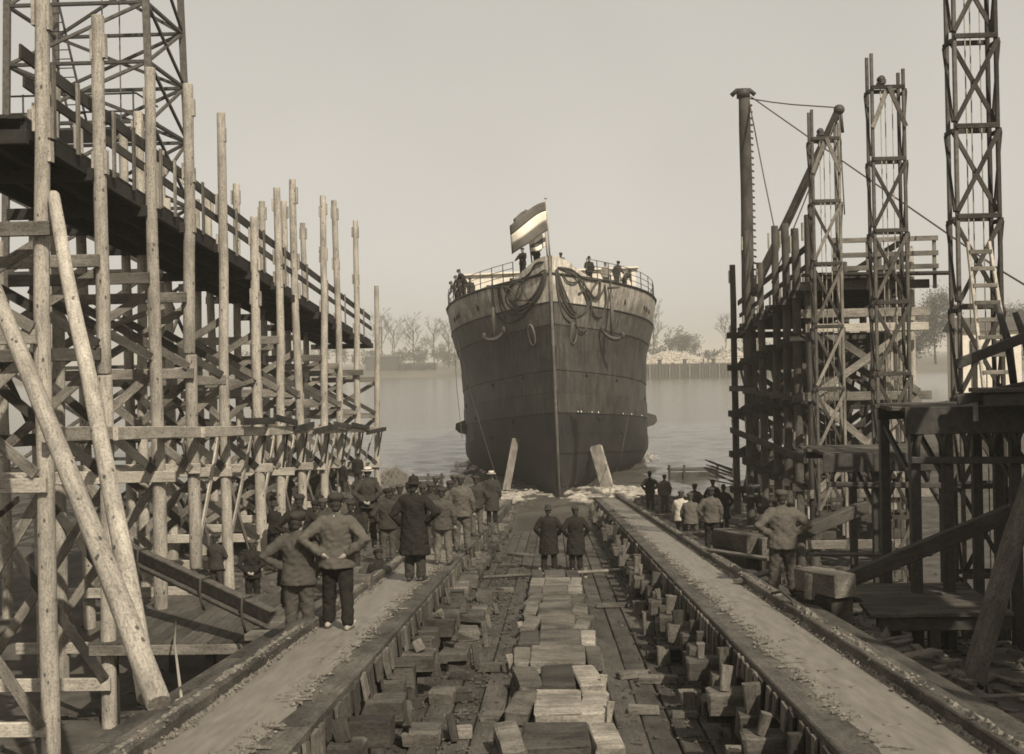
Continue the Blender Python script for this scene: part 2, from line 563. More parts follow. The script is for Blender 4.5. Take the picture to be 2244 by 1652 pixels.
# ------------------------------------------------------------------ slipway floor of planks
m = MB()
for k in range(2):
    X0 = (-1, 1)[k] * 1.2
m.beam((0, 5.5, zfloor(5.5) - 0.20), (0, 60, zfloor(60) - 0.20), 4.9, 0.14)
fl = m.build('slipway_floor', 'board_wood_dark', kind='structure')
PW = 0.34
for i in range(14):
    X = -2.21 + PW * i
    D = 6.0 - (i * 1.37) % 3.4
    while D < 58:
        L = 4.1 + 0.3 * ((i * 7 + int(D)) % 3)
        d1 = min(D + L, 59)
        if d1 > 6.5:
            d0 = max(D, 5.6)
            j = rnd.uniform(-0.012, 0.012)
            plank('plank', (X, d0, zfloor(d0) - 0.065 + j), (X + rnd.uniform(-.01, .01), d1 - 0.02, zfloor(d1) - 0.065 + j), PW - 0.022, 0.12, 'deck_wood', fl)
        D = d1

# ------------------------------------------------------------------ launching ways
def way(s, label):
    nm = 'launching_way'
    t = thing(nm, label, 'launching way', (s * 2.65, 8, zway(8) - 1.0), 'launching ways of the slip')
    D = 5.6
    k = 0
    while D < 66:
        d1 = D + 4.4
        for xc, wd, dz in ((2.36, 0.52, 0.0), (2.90, 0.52, -0.012 * (k % 2))):
            j = rnd.uniform(-0.006, 0.004)
            plank('way_timber', (s * xc, D, zway(D) - 0.17 + dz + j), (s * xc, d1 - 0.03, zway(d1) - 0.17 + dz + j), wd, 0.34, 'way_wood', t)
        plank('ribband', (s * 3.29, D + 1, zway(D + 1) - 0.03), (s * 3.29, d1 + 0.97, zway(d1 + 1) - 0.03), 0.22, 0.34, 'way_wood', t)
        plank('ledge_timber', (s * 3.80, D + 0.4, zway(D + .4) - 0.42), (s * 3.80, d1 + 0.37, zway(d1 + .4) - 0.42), 0.76, 0.4, 'way_wood', t)
        D = d1
        k += 1
    # cross bearers, standards and wedges under the way
    D = 7.0
    k = 0
    while D < 58:
        zt = zway(D) - 0.36
        x_in = 1.72 + rnd.uniform(-0.1, 0.12)
        rough('bearer', (s * 3.9, D, zt - 0.14), (s * x_in, D, zt - 0.14), 0.30, 0.27, 'block_wood', t)
        plank('standard', (s * 2.05, D + 0.03, zt - 1.3), (s * 2.05, D + 0.03, zt - 0.285), 0.26, 0.26, 'block_wood', t)
        plank('standard', (s * 3.2, D, zt - 2.6), (s * 3.2, D, zt - 0.285), 0.26, 0.26, 'block_wood', t)
        # tapered wedge standing proud on the bearer end
        zb = zway(D) - 0.36
        if rnd.random() < (.85 if s > 0 else .45):
            ww = rnd.choice((.07, .1, .13, .18))
            plank('wedge', (s * (x_in + 0.13 + rnd.uniform(0, .12)), D - 0.05, zb + 0.34 - rnd.uniform(0.02, .2)), (s * (x_in + 0.17), D - 0.05 + rnd.uniform(-.04, .04), zb + 0.01 - (.25 if s > 0 and k % 2 else 0)), ww, 0.10, 'block_wood_pale' if rnd.random() < .6 else 'block_wood', t, up=(0, 1, 0), taper=rnd.uniform(.4, 1.25))
        if k % 3 == 0:
            rough('cap_block', (s * (x_in - 0.02), D + 0.30, zb - 0.30), (s * (x_in + 0.36), D + 0.30, zb - 0.30), 0.30, 0.24, 'block_wood', t)
        D += 1.02 + rnd.uniform(-0.12, 0.12)
        k += 1
    # torn battens hanging on the inner face of the way
    D = 6.2
    while D < 44:
        L = rnd.uniform(0.12, 0.3)
        h = rnd.uniform(0.18, 0.42)
        plank('batten', (s * 2.075, D, zway(D) - 0.06), (s * (2.06 + rnd.uniform(-.02, .01)), D + rnd.uniform(-.04, .04), zway(D) - 0.06 - h), L, 0.035, rnd.choice(('block_wood', 'block_wood_pale', 'block_wood')), t, up=(s, 0, 0), taper=rnd.uniform(0.5, 1))
        D += L + rnd.uniform(0.02, 0.28) * (1 if D < 28 else 2)
    # tallow film smeared along the sliding surface
    m = MB()
    n = 340
    rows_ = []
    for i in range(n + 1):
        D = 5.7 + (60 - 5.7) * i / n
        a = 2.40 + 0.10 * noise.noise(Vector((D * 0.7, s, 0))) + 0.05 * noise.noise(Vector((D * 3, s, 4)))
        for q in range(7):
            X = a + (3.17 - a) * q / 6
            zz = zway(D) + 0.006 + 0.006 * (1 + noise.noise(Vector((X * 6, D * 1.2, s * 3)))) + (0.0 if 0 < q < 6 else -0.012)
            rows_.append((s * X, D, zz))
    fs = [(i * 7 + q, i * 7 + q + 1, (i + 1) * 7 + q + 1, (i + 1) * 7 + q) for i in range(n) for q in range(6)]
    if s < 0: fs = [f_[::-1] for f_ in fs]
    m.add(rows_, fs, True)
    m.build('tallow_film', 'grease', t)
    # scraped-up tallow and splinters: heaps against the ribband and along the inner edge
    m = MB()
    g = random.Random(5 + s)
    for edge in (0, 1):                              # lumpy ridge of tallow and straw against the ribband
        rows2 = []
        ds = [5.7 + .055 * i_ for i_ in range(720)]
        for d in ds:
            a_ = .55 + .75 * noise.noise(Vector((d * .8, s * 2, edge * 5)))
            cx0 = 3.24 if edge == 0 else 2.46 + .09 * noise.noise(Vector((d * .7, s, 0)))
            wd_ = (.13 if edge == 0 else .11)
            hg = (.10 if edge == 0 else .028) * max(0.0, a_)
            base = zway(d) + (.10 if edge == 0 else -.012)
            for q in range(8):
                u = q / 7 * 2 - 1
                nz = .6 + .9 * abs(noise.noise(Vector((d * 7, u * 2.2, s * 3 + edge)))) + .7 * abs(noise.noise(Vector((d * 17, u * 4, s + edge))))
                X = cx0 + u * wd_ * (1 + .25 * noise.noise(Vector((d * 5, u, 2))))
                bb = base - (.13 * smooth(.2, -.7, u) if edge == 0 else 0)
                rows2.append((s * X, d, bb + hg * (1 - u * u) * nz))
        f2 = [(i_ * 8 + q, i_ * 8 + q + 1, (i_ + 1) * 8 + q + 1, (i_ + 1) * 8 + q) for i_ in range(len(ds) - 1) for q in range(7)]
        if s < 0: f2 = [f_[::-1] for f_ in f2]
        m.add(rows2, f2, False)
    for i in range(4200):
        D = 5.8 + 50 * g.random() ** 1.7
        if g.random() < 0.62:
            X = 3.22 + g.gauss(0, 0.055)
            hh = 0.15 * g.random() if X > 3.18 else 0.02
            if noise.noise(Vector((D * 0.9, s * 2, 7))) < -0.25 and g.random() < .8: continue
        else:
            X = 2.42 + g.gauss(0, 0.07) + 0.08 * noise.noise(Vector((D * 0.7, s, 0)))
            hh = 0.01
            if noise.noise(Vector((D * 1.3, s * 5, 1))) < -0.1: continue
        r = g.uniform(0.008, 0.026)
        c = Vector((s * X, D, zway(D) + hh + r * 0.4))
        m.chunk(c, r, g)
    for i in range(90):
        D = 6 + 26 * g.random() ** 1.4
        X = 2.34 + abs(g.gauss(0, 0.16))
        a = g.uniform(-0.7, 0.7)
        L = g.uniform(0.06, 0.3)
        m.box((s * X, D, zway(D) + 0.016), (L, g.uniform(.015, .05), 0.014), M=(Matrix.Rotation(-SL, 3, 'X') @ Matrix.Rotation(a, 3, 'Z')))
    m.build('tallow_scrapings', 'grease_lump', t, kind='stuff')
    return t
way(-1, 'left launching way of heavy timbers smeared with tallow, men standing on it')
way(1, 'right launching way of heavy timbers smeared with tallow, empty of people')

# ------------------------------------------------------------------ keel blocks down the middle
D = 9.3
i = 0
while D < 31.5:
    z0 = zfloor(D)
    lab = f'{ORD[i]} keel block from the camera in the row down the middle of the slip'
    t = thing('keel_block', lab, 'keel block', (0, D, z0), 'keel blocks down the middle of the slip')
    hw = 0.62 + rnd.uniform(-0.07, 0.04)
    yw = rnd.uniform(-0.06, 0.06)
    dd = 0.34
    rough('bottom_timber', (-hw - 0.05, D + 0.12 - yw, z0 + 0.045), (hw + 0.05, D + 0.12 + yw, z0 + 0.045), 1.1, 0.08, 'block_wood', t)
    c0, c1 = -hw + 0.30 + rnd.uniform(-.05, .05), hw - 0.28 + rnd.uniform(-.08, .05)
    pale = 'chalk_wood' if i in (2, 3) else 'block_wood_pale'
    rough('side_timber', (-hw, D - yw, z0 + 0.175), (c0 - 0.012, D, z0 + 0.175), dd * 2 + rnd.uniform(.15, .35), 0.17, rnd.choice(('block_wood_pale', 'block_wood')), t)
    rough('cap_timber', (c0, D, z0 + 0.18), (c1, D, z0 + 0.18), dd * 2 + rnd.uniform(.15, .4), 0.178, pale if i % 2 else 'block_wood', t)
    rough('side_timber', (c1 + 0.012, D, z0 + 0.175), (hw, D + yw, z0 + 0.175), dd * 2 + rnd.uniform(.15, .35), 0.17, rnd.choice(('block_wood_pale', 'block_wood', 'chalk_wood')), t)
    if i in (1, 3, 4, 5, 7):
        sx = rnd.choice((-1, 1))
        plank('wedge', (sx * (hw + 0.05), D - 0.30, z0 + 0.33), (sx * (hw + 0.02), D - 0.30, z0 + 0.08), 0.10, 0.05, 'chalk_wood', t, up=(0, 1, 0), taper=0.5)
    D += 1.72
    i += 1

# crib stacks beside the left way, one tall block on another
D, i = 8.6, 0
while D < 27:
    z0 = zfloor(D)
    x0 = -1.55 + rnd.uniform(-0.04, 0.06)
    t = thing('crib_stack', f'{ORD[i]} stack of short timber blocks from the camera beside the left way', 'crib stack', (x0, D, z0), 'crib stacks beside the left way')
    z = z0
    for q in range(rnd.choice((1, 1, 2))):
        h = rnd.uniform(0.13, 0.22)
        a = rnd.uniform(-0.12, 0.12)
        L = rnd.uniform(0.34, 0.46)
        d_ = Vector((math.cos(a), math.sin(a), rnd.uniform(-.07, .07))) * L / 2
        c = Vector((x0 + rnd.uniform(-.05, .05), D + rnd.uniform(-.04, .04), z + h / 2))
        rough('block', c - d_, c + d_, rnd.uniform(0.3, 0.42), h, rnd.choice(('block_wood', 'block_wood_pale', 'block_wood')), t)
        z += h + 0.003
    plank('prop', (x0 + 0.32, D + .1, z0 + .01), (x0 + 0.27, D + .12, z + rnd.uniform(-.1, .1)), 0.09, 0.14, 'block_wood', t)
    D += 2.2 + rnd.uniform(-0.3, 0.4)
    i += 1
D, i = 8.4, 0
while D < 27:
    z0 = zfloor(D)
    x0 = 1.66 + rnd.uniform(-0.05, 0.08)
    t = thing('crib_stack', f'{ORD[i]} upright timber prop with its block from the camera beside the right way', 'crib stack', (x0, D, z0), 'timber props beside the right way')
    h = rnd.uniform(0.22, 0.42)
    plank('prop', (x0, D, z0), (x0 + rnd.uniform(-.03, .03), D + rnd.uniform(-.02, .04), z0 + h), 0.2, 0.17, 'block_wood_pale', t, up=(0, 1, 0), taper=rnd.uniform(1.0, 1.4))
    h2 = rnd.uniform(.14, .24)
    plank('block', (x0 + .12, D + .3, z0 + h2 / 2), (x0 + .46, D + .3, z0 + h2 / 2), 0.26, h2, 'block_wood', t)
    D += 3.0 + rnd.uniform(-0.5, 0.6)
    i += 1

# loose blocks and boards left lying on the slip floor
loose = [  # x, y, length, width, height, turn, material, label
    (985, 1905 - 300, .52, .26, .15, 10, 'block_wood_pale', 'long pale timber block lying at the bottom left of the slip floor'),
    (1078, 1570, .24, .50, .08, -8, 'block_wood_pale', 'flat brown board lying end on against the nearest keel block'),
    (1008, 1525, .34, .22, .17, 6, 'block_wood', 'dark square-cut block left of the second keel block'),
    (985, 1512, .36, .2, .1, 24, 'block_wood', 'slanting block leaning behind the dark square-cut block on the left'),
    (1075, 1462, .34, .24, .18, -12, 'block_wood', 'dark tilted block close to the left of the third keel block'),
    (1010, 1483, .36, .2, .1, 2, 'block_wood', 'flat dark block between the left crib stacks and third keel block'),
    (1000, 1428, .48, .22, .1, 14, 'block_wood_pale', 'pale wedge-shaped block with chalk marks beside the left crib stacks'),
    (1060, 1385, .30, .25, .16, 8, 'block_wood', 'small square block on the left floor near the fifth keel block'),
    (1045, 1345, .62, .16, .07, -8, 'block_wood', 'thin dark board lying across the left floor behind the small square block'),
    (1105, 1292, .3, .4, .14, 40, 'block_wood_pale', 'pale timber block tipped against another beside the crossing pole'),
    (1085, 1300, .36, .3, .14, -20, 'block_wood', 'dark block under the tipped pale block beside the crossing pole'),
    (1385, 1478, .46, .2, .14, 22, 'block_wood', 'dark block set askew on the right floor beside the second keel block'),
    (1440, 1488, .56, .24, .14, -4, 'block_wood_pale', 'long grey block lying next to the askew dark block'),
    (1410, 1555, .38, .34, .1, -6, 'block_wood_pale', 'flat square block low on the right floor near the first keel block'),
    (1500, 1565, .32, .2, .1, 2, 'block_wood', 'narrow dark block at the bottom right of the slip floor'),
    (1440, 1435, .36, .26, .17, 2, 'block_wood', 'single square-ended block on the right floor below the props'),
    (1340, 1326, .66, .2, .12, 2, 'block_wood', 'long low block beside the keel blocks on the right floor'),
    (1430, 1322, .26, .2, .12, 0, 'block_wood', 'little block at the foot of the right props'),
    (1115, 1240, .5, .3, .14, -30, 'block_wood', 'weathered board sloping on the rubble left of the two men'),
    (1140, 1215, .42, 1.2, .1, 35, 'block_wood_pale', 'pale broad board lying slantwise on the left floor near the two men'),
    (1080, 1228, .5, .3, .2, 8, 'block_wood', 'squat block among the rubble by the left way near the two men'),
]
for x, y, L, wd, h, a, mt, lab in loose:
    h *= .75; wd *= .85
    p = onslip(x, y, -1.0 + h / 2)
    d_ = Vector((math.cos(R(a)), math.sin(R(a)), -SL * math.sin(R(a)))) * L / 2
    o = rough('timber_block', p - d_, p + d_, wd, h, mt, None, up=(0, SL, 1))
    tag(o, lab, 'timber block', 'loose timber on the slip floor')
m = MB()
g = random.Random(3)
for i in range(700):
    D = 7 + 34 * g.random() ** 1.5
    X = g.uniform(-2.1, 2.1)
    if g.random() < 0.5: X = -abs(g.gauss(1.3, 0.45))
    if abs(X) < 0.66 and D < 31: continue
    if X < -2.1: continue
    a = g.uniform(0, 3.14)
    if g.random() < 0.6:
        m.box((X, D, zfloor(D) + 0.014), (g.uniform(.04, .2), g.uniform(.015, .05), 0.016), M=(Matrix.Rotation(-SL, 3, 'X') @ Matrix.Rotation(a, 3, 'Z')))
    else:
        m.chunk((X, D, zfloor(D) + 0.01), g.uniform(0.015, 0.05), g)
for i in range(2600):
    D = 7 + 30 * g.random() ** 1.4
    X = -1.35 + g.gauss(0, .38) if g.random() < .65 else 1.75 + g.gauss(0, .22)
    if abs(X) > 2.15 or abs(X) < .7: continue
    r_ = g.uniform(.008, .035)
    m.chunk((X, D, zfloor(D) + r_ * .3), r_, g)
tag(m.build('wood_chips', 'block_wood'), 'wood chips and splinters strewn over the slip floor planks', 'wood chips', kind='stuff')
# pole across the slip behind the last keel blocks
t = thing('crossing_pole', 'thin straight pole lying across the slip behind the keel blocks', 'pole', at(1290, 1252, 31.2))
pa, pb = at(1035, 1266, 31.2), at(1425, 1246, 31.2)
m = MB(); m.tube([pa, pb], 0.045, 8); m.build('pole', 'block_wood_pale', t)
for x in (1182, 1283):
    p = at(x, 1256, 31.15)
    plank('stake', (p.x, 31.28, zfloor(31.28)), (p.x, 31.28, p.z + 0.12), 0.08, 0.08, 'chalk_wood', t, up=(0, 1, 0))

# ------------------------------------------------------------------ left staging
def deck_l(D): return 13.6 - 0.0840 * D
SX = -9.0
posts = [(88, -40, 1680, .155), (227, 32, 1602, .145), (340, 150, 1335, .15), (420, 183, 1228, .15), (492, 250, 1302, .145), (563, 475, 1245, .16), (612, 412, 1215, .145), (655, 393, 1190, .15), (705, 427, 1170, .15), (743, 437, 1150, .15), (780, 482, 1130, .15), (822, 625, 1092, .15)]
stg = thing('timber_staging', 'tall left staging of pale round posts, braces and a railed gangway', 'staging', (SX - 1, 40, 1.0))
PD = []
for i, (xm, yt, yb, r) in enumerate(posts):
    D = atx(xm, 826, SX).y
    PD.append(D)
    zt = at(xm, yt, D).z
    zb = max(ground_z(SX, D) - 0.1, at(xm, yb, D).z - 0.2)
    lx = rnd.uniform(-0.05, 0.05)
    if i in (1, 3):
        zs = at(xm, 820 if i == 1 else 775, D).z
        pst = log('post', (SX + lx, D, zs), (SX - lx, D + 0.05, zt), r, r * 0.85, 'log_wood', stg)
        log('post', (SX - 0.02, D + 0.02, zb), (SX + lx + .03, D, zs - 0.02), r * 1.05, r, 'log_wood', stg)
    else:
        pst = log('post', (SX, D, zb), (SX + lx * 3, D + rnd.uniform(-.25, .25), zt), r * 1.08, r * 0.80, 'log_wood', stg)
    # cleats nailed on the flanks
    for zc in (zt - 0.55, deck_l(D) - 0.05, zt - rnd.uniform(2.2, 3.0)):
        if zc > zt - 0.3: continue
        wmp = WM[pst.name]
        ax_ = (wmp.to_3x3() @ Vector((1, 0, 0))).normalized()
        ct = wmp.translation + ax_ * ((zc - wmp.translation.z) / ax_.z)
        for sx in (-1, 1):
            if rnd.random() < .25: continue
            plank('cleat', ct + Vector((sx * r * 0.88, 0, -rnd.uniform(.2, .35))), ct + Vector((sx * r * 0.86, 0, rnd.uniform(.1, .3))), 0.17, 0.06, 'log_wood', pst, up=(sx, 0, 0))
BX = -11.75
back_top = {1: 150, 2: 245, 3: 300, 4: 402, 5: 440, 6: 440, 7: 488}
for i, D in enumerate(PD):
    Db = D + 0.1
    zt = deck_l(D) + (2.6 + 0.7 * math.sin(i * 2.1)) if i < 8 else deck_l(D) + 0.3
    log('post', (BX, Db, ground_z(BX, Db) - 0.1), (BX + rnd.uniform(-.06, .06), Db, zt), 0.15, 0.12, 'log_wood', stg)
    if i < 5:
        log('post', (BX - 2.4, Db + .6, ground_z(BX - 2.4, Db) - 0.1), (BX - 2.4, Db + .6, deck_l(D) - 0.4), 0.14, 0.12, 'log_wood', stg)
    dz = deck_l(D)
    g0 = ground_z(BX, D)
    # cross beams
    lv = [dz - 0.36, dz - 2.05, dz - 3.85, dz - 6.4 if dz - 6.4 > g0 + 0.6 else None, g0 + 0.9]
    for q, z in enumerate(lv):
        if z is None: continue
        over = rnd.uniform(-.05, .12) if rnd.random() < .75 else .35
        z += rnd.uniform(-.12, .12)
        if q == 0: over = -.05
        if q in (1, 2) and rnd.random() < .2: continue
        for sd_ in (-1,):
            plank('crossbeam', (BX - 0.5, D + sd_ * 0.20, z), (SX + over + (0.12 if q == 3 else 0), D + sd_ * 0.20, z), 0.09, 0.26, 'shaded_dark_wood' if q == 0 else 'board_wood_pale' if q in (3, 4) else 'board_wood', stg)
    # crossed braces between the front and back rows
    zz = [z for z in lv if z is not None]
    for q in range(1, len(zz) - 1):
        if zz[q] - zz[q + 1] < 0.8: continue
        plank('brace', (BX, D - 0.27, zz[q] - 0.1), (SX, D - 0.27, zz[q + 1] + 0.1), 0.05, 0.2, 'board_wood_dark' if i % 3 else 'board_wood', stg, up=(0, 0, 1))
        plank('brace', (BX, D + 0.28, zz[q + 1] + 0.1), (SX, D + 0.28, zz[q] - 0.1), 0.05, 0.2, 'board_wood', stg, up=(0, 0, 1))
    if i < 2:
        plank('brace', (BX - 2.4, D + .45, zz[1]), (BX, D + .3, zz[2]), 0.05, 0.2, 'board_wood_dark', stg)
        plank('brace', (BX - 2.4, D + .5, zz[2]), (BX, D + .42, zz[1]), 0.05, 0.2, 'board_wood_dark', stg)
def zled(D): return 7.42 - 0.0575 * D
for i in range(len(PD) - 1):
    a, b = PD[i], PD[i + 1]
    # gangway planks, two bays long where they reach
    for q in range(8):
        X = SX - 0.32 - 0.30 * q
        if q % 2 == i % 2 or i == 0 or True:
            plank('deck_plank', (X, a - 0.1, deck_l(a) - 0.03 + .01 * (q % 2)), (X, b + 0.05 - .16, deck_l(b) - 0.03 + .01 * (q % 2)), 0.292, 0.07, 'shaded_dark_wood', stg)
    for gx in (0.22, 1.0, 1.8, 2.5):
        plank('deck_girder', (SX - gx, a, deck_l(a) - 0.24), (SX - gx, b - .02, deck_l(b) - 0.24), 0.12, 0.32, 'shaded_dark_wood', stg)
    # handrails and their uprights
    for X in (SX - 0.20, SX - 2.55):
        plank('handrail', (X, a - .1, deck_l(a) + 1.12), (X, b - .12, deck_l(b) + 1.12), 0.05, 0.26, 'board_wood_dark', stg)
        plank('handrail', (X + .055, a - .1, deck_l(a) + 0.58), (X + .055, b - .12, deck_l(b) + 0.58), 0.045, 0.2, 'board_wood_dark', stg)
        for tt in (((0.34, 0.72) if i < 3 else (.52,)) if X > -10 else ()):
            d = a + (b - a) * tt
            plank('baluster', (X + .11, d, deck_l(d) - 0.15), (X + .11, d + .02, deck_l(d) + 1.24), 0.13, 0.05, 'board_wood', stg, up=(1, 0, 0))
    # ledger half way down and crossed braces along the row
    plank('ledger', (SX + 0.24 + .12 * (i % 2), a - 0.4, zled(a - .4)), (SX + 0.24 + .12 * (i % 2), b + 0.3, zled(b + .3) + rnd.uniform(-.06, .06)), 0.11, 0.27, 'board_wood_pale', stg)
    plank('ledger', (BX + 0.24 + .12 * (i % 2), a - 0.4, zled(a) - .1), (BX + 0.24 + .12 * (i % 2), b + 0.3, zled(b) - .1), 0.11, 0.27, 'board_wood_dark', stg)
    zg = max(ground_z(SX, a), ground_z(SX, b)) + 0.3
    if i >= 3:
        plank('brace', (SX - .22, a, zg), (SX - .22, b, zled(b) - 0.2), 0.05, 0.18, 'board_wood_pale', stg)
        plank('brace', (SX - .28, a, zled(a) - .2), (SX - .28, b, zg), 0.05, 0.18, 'board_wood', stg)
    if i == 1:
        plank('brace', (BX + .2, a, zled(a) + .3), (BX + .2, b, deck_l(b) - 2.2), 0.05, 0.18, 'board_wood_dark', stg)
    if i < 2: plank('brace', (BX - .2, a, deck_l(a) - 2.2), (BX - .2, b, zled(b) + .3), 0.05, 0.18, 'board_wood_dark', stg)
for i in range(4, 11):                              # outrigger rail on struts along the lower posts
    a, b = PD[i], PD[i + 1]
    za = zled(a) + 0.55 - .05 * i
    sag = rnd.uniform(-.25, .15)
    plank('outrigger_rail', (SX + 0.44 + .06 * (i % 2), a, za + sag), (SX + 0.44 + .06 * (i % 2), b + .2, zled(b) + 0.5 - .05 * i), 0.07, 0.2, 'board_wood_dark', stg)
    plank('strut', (SX + 0.08, b - .17, zled(b) - 1.3), (SX + 0.30, b - .17, zled(b) + 0.4 - .05 * i), 0.06, 0.09, 'shaded_dark_wood', stg)
    if False: plank('bracket', (SX - 0.1, b + .18, zled(b) + 0.62 - .05 * i), (SX + 0.6, b + .18, zled(b) + 0.62 - .05 * i), 0.07, 0.12, 'board_wood', stg)

for (xm, yt, X) in ((515, 402, -11.3), (573, 440, -11.2), (622, 440, -11.4), (663, 488, -11.3), (455, 420, -11.6), (300, 245, -11.3), (112, 150, -11.2), (352, 330, -11.9)):
    p = atx(xm, yt, X)
    log('post', (X, p.y, ground_z(X, p.y) - .1), (X, p.y, p.z), .15, .125, 'log_wood', stg)
    for sx in (-1, 1):
        plank('cleat', (X + sx * .14, p.y, p.z - .75), (X + sx * .14, p.y, p.z - .25), .16, .05, 'log_wood', stg, up=(1, 0, 0))
gb = random.Random(21)
for i in range(4):                                 # odd boards nailed up wherever they were needed
    q = gb.randrange(0, 11)
    a, b = PD[q], PD[q + 1]
    X = gb.choice((SX - .3, BX + .3, BX - .3, BX - 2.1))
    z0_ = gb.uniform(zled(a) - 2.5, deck_l(a) - 1.0)
    z1_ = z0_ + gb.uniform(-1.6, 1.6)
    if min(z0_, z1_) < ground_z(X, b) + .3: continue
    plank('odd_board', (X, a + gb.uniform(-.4, .6), z0_), (X + gb.uniform(-.15, .15), b + gb.uniform(-.6, .5), z1_), .045, gb.uniform(.12, .22), gb.choice(('board_wood', 'board_wood_dark', 'board_wood_dark')), stg)
for i in range(4):
    q = gb.randrange(0, 12)
    z0_ = gb.uniform(zled(PD[q]) - 1.8, deck_l(PD[q]) - 1.2)
    dd_ = PD[q] + gb.choice((-.3, .33))
    if z0_ - 1.4 < ground_z(BX, PD[q]) + .3: continue
    plank('odd_board', (BX - gb.uniform(.2, 2.4), dd_, z0_), (SX - gb.uniform(.0, 1.2), dd_, z0_ + gb.uniform(-1.4, 1.4)), .045, gb.uniform(.12, .2), gb.choice(('board_wood', 'board_wood_dark', 'board_wood_dark')), stg)

# leaning logs against the staging
lean = [((345, 1555), 11.8, (-100, 395), 21.5, .125, 'long pale leaning log nearest the camera at far left'),
        ((322, 1528), 12.6, (118, 425), 20.8, .115, 'pale leaning log with sawn top end just behind the nearest leaning log')]
for (bx0, by0), D0, (tx, ty), D1, r, lab in lean:
    p0 = onslip(bx0, by0, -0.22)
    p1 = at(tx, ty, D1)
    p0.z = zway(p0.y) - 0.20
    o = log('leaning_log', p0, p1, r, r * 0.95)
    tag(o, lab, 'log', 'logs leaning on the left staging')
# short stub on the ledge
pp = onslip(392, 1540, -.15)
o = log('pole_stub', pp + Vector((-.02, -.05, 0)), pp + Vector((.3, .25, -.03)), 0.05, 0.045)
tag(o, 'short dark wooden stub with a pale end beside the leaning logs', 'log')

# plank platform under the staging
t = thing('plank_platform', 'low plank platform under the left staging carrying a steel channel beam', 'platform', (-7.3, 25.5, 0.3))
for q in range(14):
    X = -9.2 + q * 0.30
    plank('plank', (X, 23.4 + rnd.uniform(-.05, .05), 1.86), (X, 28.2, 1.86), 0.288, 0.07, 'deck_wood', t)
for X in (-9.0, -7.0, -5.4):
    plank('joist', (X, 23.6, 1.70), (X, 28, 1.70), 0.16, 0.22, 'board_wood_dark', t)
    for d in (23.8, 27.6):
        plank('leg', (X, d, ground_z(X, d) - 0.05), (X, d, 1.58), 0.18, 0.18, 'board_wood_dark', t)
plank('fascia', (-9.3, 23.33, 1.76), (-5.1, 23.33, 1.76), 0.06, 0.2, 'board_wood', t)
# long steel channel beam lying on blocks
ch = thing('channel_beam', 'long steel channel beam sloping down onto the plank platform, bound with rope', 'steel beam', at(450, 1330, 23.5))
c0, c1 = at(250, 1190, 26.2), at(604, 1356, 22.4)
M = frame(c0, c1)
L = (c1 - c0).length
m = MB()
m.box((0, 0, 0), (L, 0.03, 0.36)); m.box((0, -.09, 0.166), (L, 0.15, 0.028)); m.box((0, -.09, -0.166), (L, 0.15, 0.028))
m.build('channel', 'steel_brown', ch, M)
m = MB(); m.box((0.05, .12, -.24), (L - .2, 0.26, 0.12)); m.build('bearing_timber', 'board_wood_dark', ch, M)
for tt in (-.28, .12, .36):
    m = MB()
    x = L * tt
    m.tube([(x, .02, .22), (x, -.2, .2), (x + .02, -.21, -.05), (x + .03, -.18, -.24), (x + .05, -.1, -.42 - .2 * abs(tt))], 0.028, 6)
    m.build('rope', 'rope', ch, M)
m = MB(); p = at(385, 1362, 23.2); q_ = onslip(398, 1540, -.2)
m.tube([p, (p + q_) / 2 + Vector((-.05, 0, .1)), q_], 0.018, 6)
tag(m.build('hanging_rope', 'rope_pale'), 'thin rope hanging from the plank platform down to the ledge', 'rope')
# blocks at the foot of the two near men
for (x, y, D, sx, sy, sz, a, lab) in (
        (615, 1378, 20.6, .30, .5, .34, 10, 'round-edged timber block at the heels of the man in the waistcoat'),
        (575, 1392, 21.4, .55, .4, .12, -14, 'pale slanting plank resting on the platform corner by the men'),
        (795, 1300, 20.2, .3, .4, .6, 8, 'upright timber block behind the man with light jacket'),
        (770, 1275, 21.6, .34, .4, .5, -4, 'square timber upright standing by the left way behind the pair of men')):
    p = at(x, y, D)
    m = MB()
    o = plank('timber_block', p + Vector((-sx / 2, 0, 0)), p + Vector((sx / 2, math.sin(R(a)) * .1, 0)), sy, sz, 'block_wood_pale')
    tag(o, lab, 'timber block')

# ------------------------------------------------------------------ steel tower crane behind the left staging
tw = thing('lattice_crane_tower', 'dark steel lattice crane tower with ladder rising behind the left staging', 'crane tower', (-17.0, 41, 0.6))
TX0, TX1, TY0, TY1 = -18.4, -12.9, 39.0, 43.5
def leg_at(ix, iy, z):
    t_ = (z - 0.5) / 26
    X = (TX0, TX1)[ix]; Y = (TY0, TY1)[iy]
    return Vector((X + (0.45 if ix == 0 else -0.45) * t_ * 1.2, Y + (0.4 if iy == 0 else -.4) * t_, z))
lev = [0.6, 4.0, 7.4, 10.6, 13.2, 15.6, 17.6, 19.6, 22.4, 26]
for ix in (0, 1):
    for iy in (0, 1):
        plank('leg', leg_at(ix, iy, 0.5), leg_at(ix, iy, 26), 0.22, 0.18, 'steel_brown', tw)
for j, z in enumerate(lev[1:]):
    for (a, b) in (((0, 0), (1, 0)), ((0, 1), (1, 1)), ((0, 0), (0, 1)), ((1, 0), (1, 1))):
        plank('girt', leg_at(*a, z), leg_at(*b, z), 0.12, 0.12, 'steel_dark', tw)
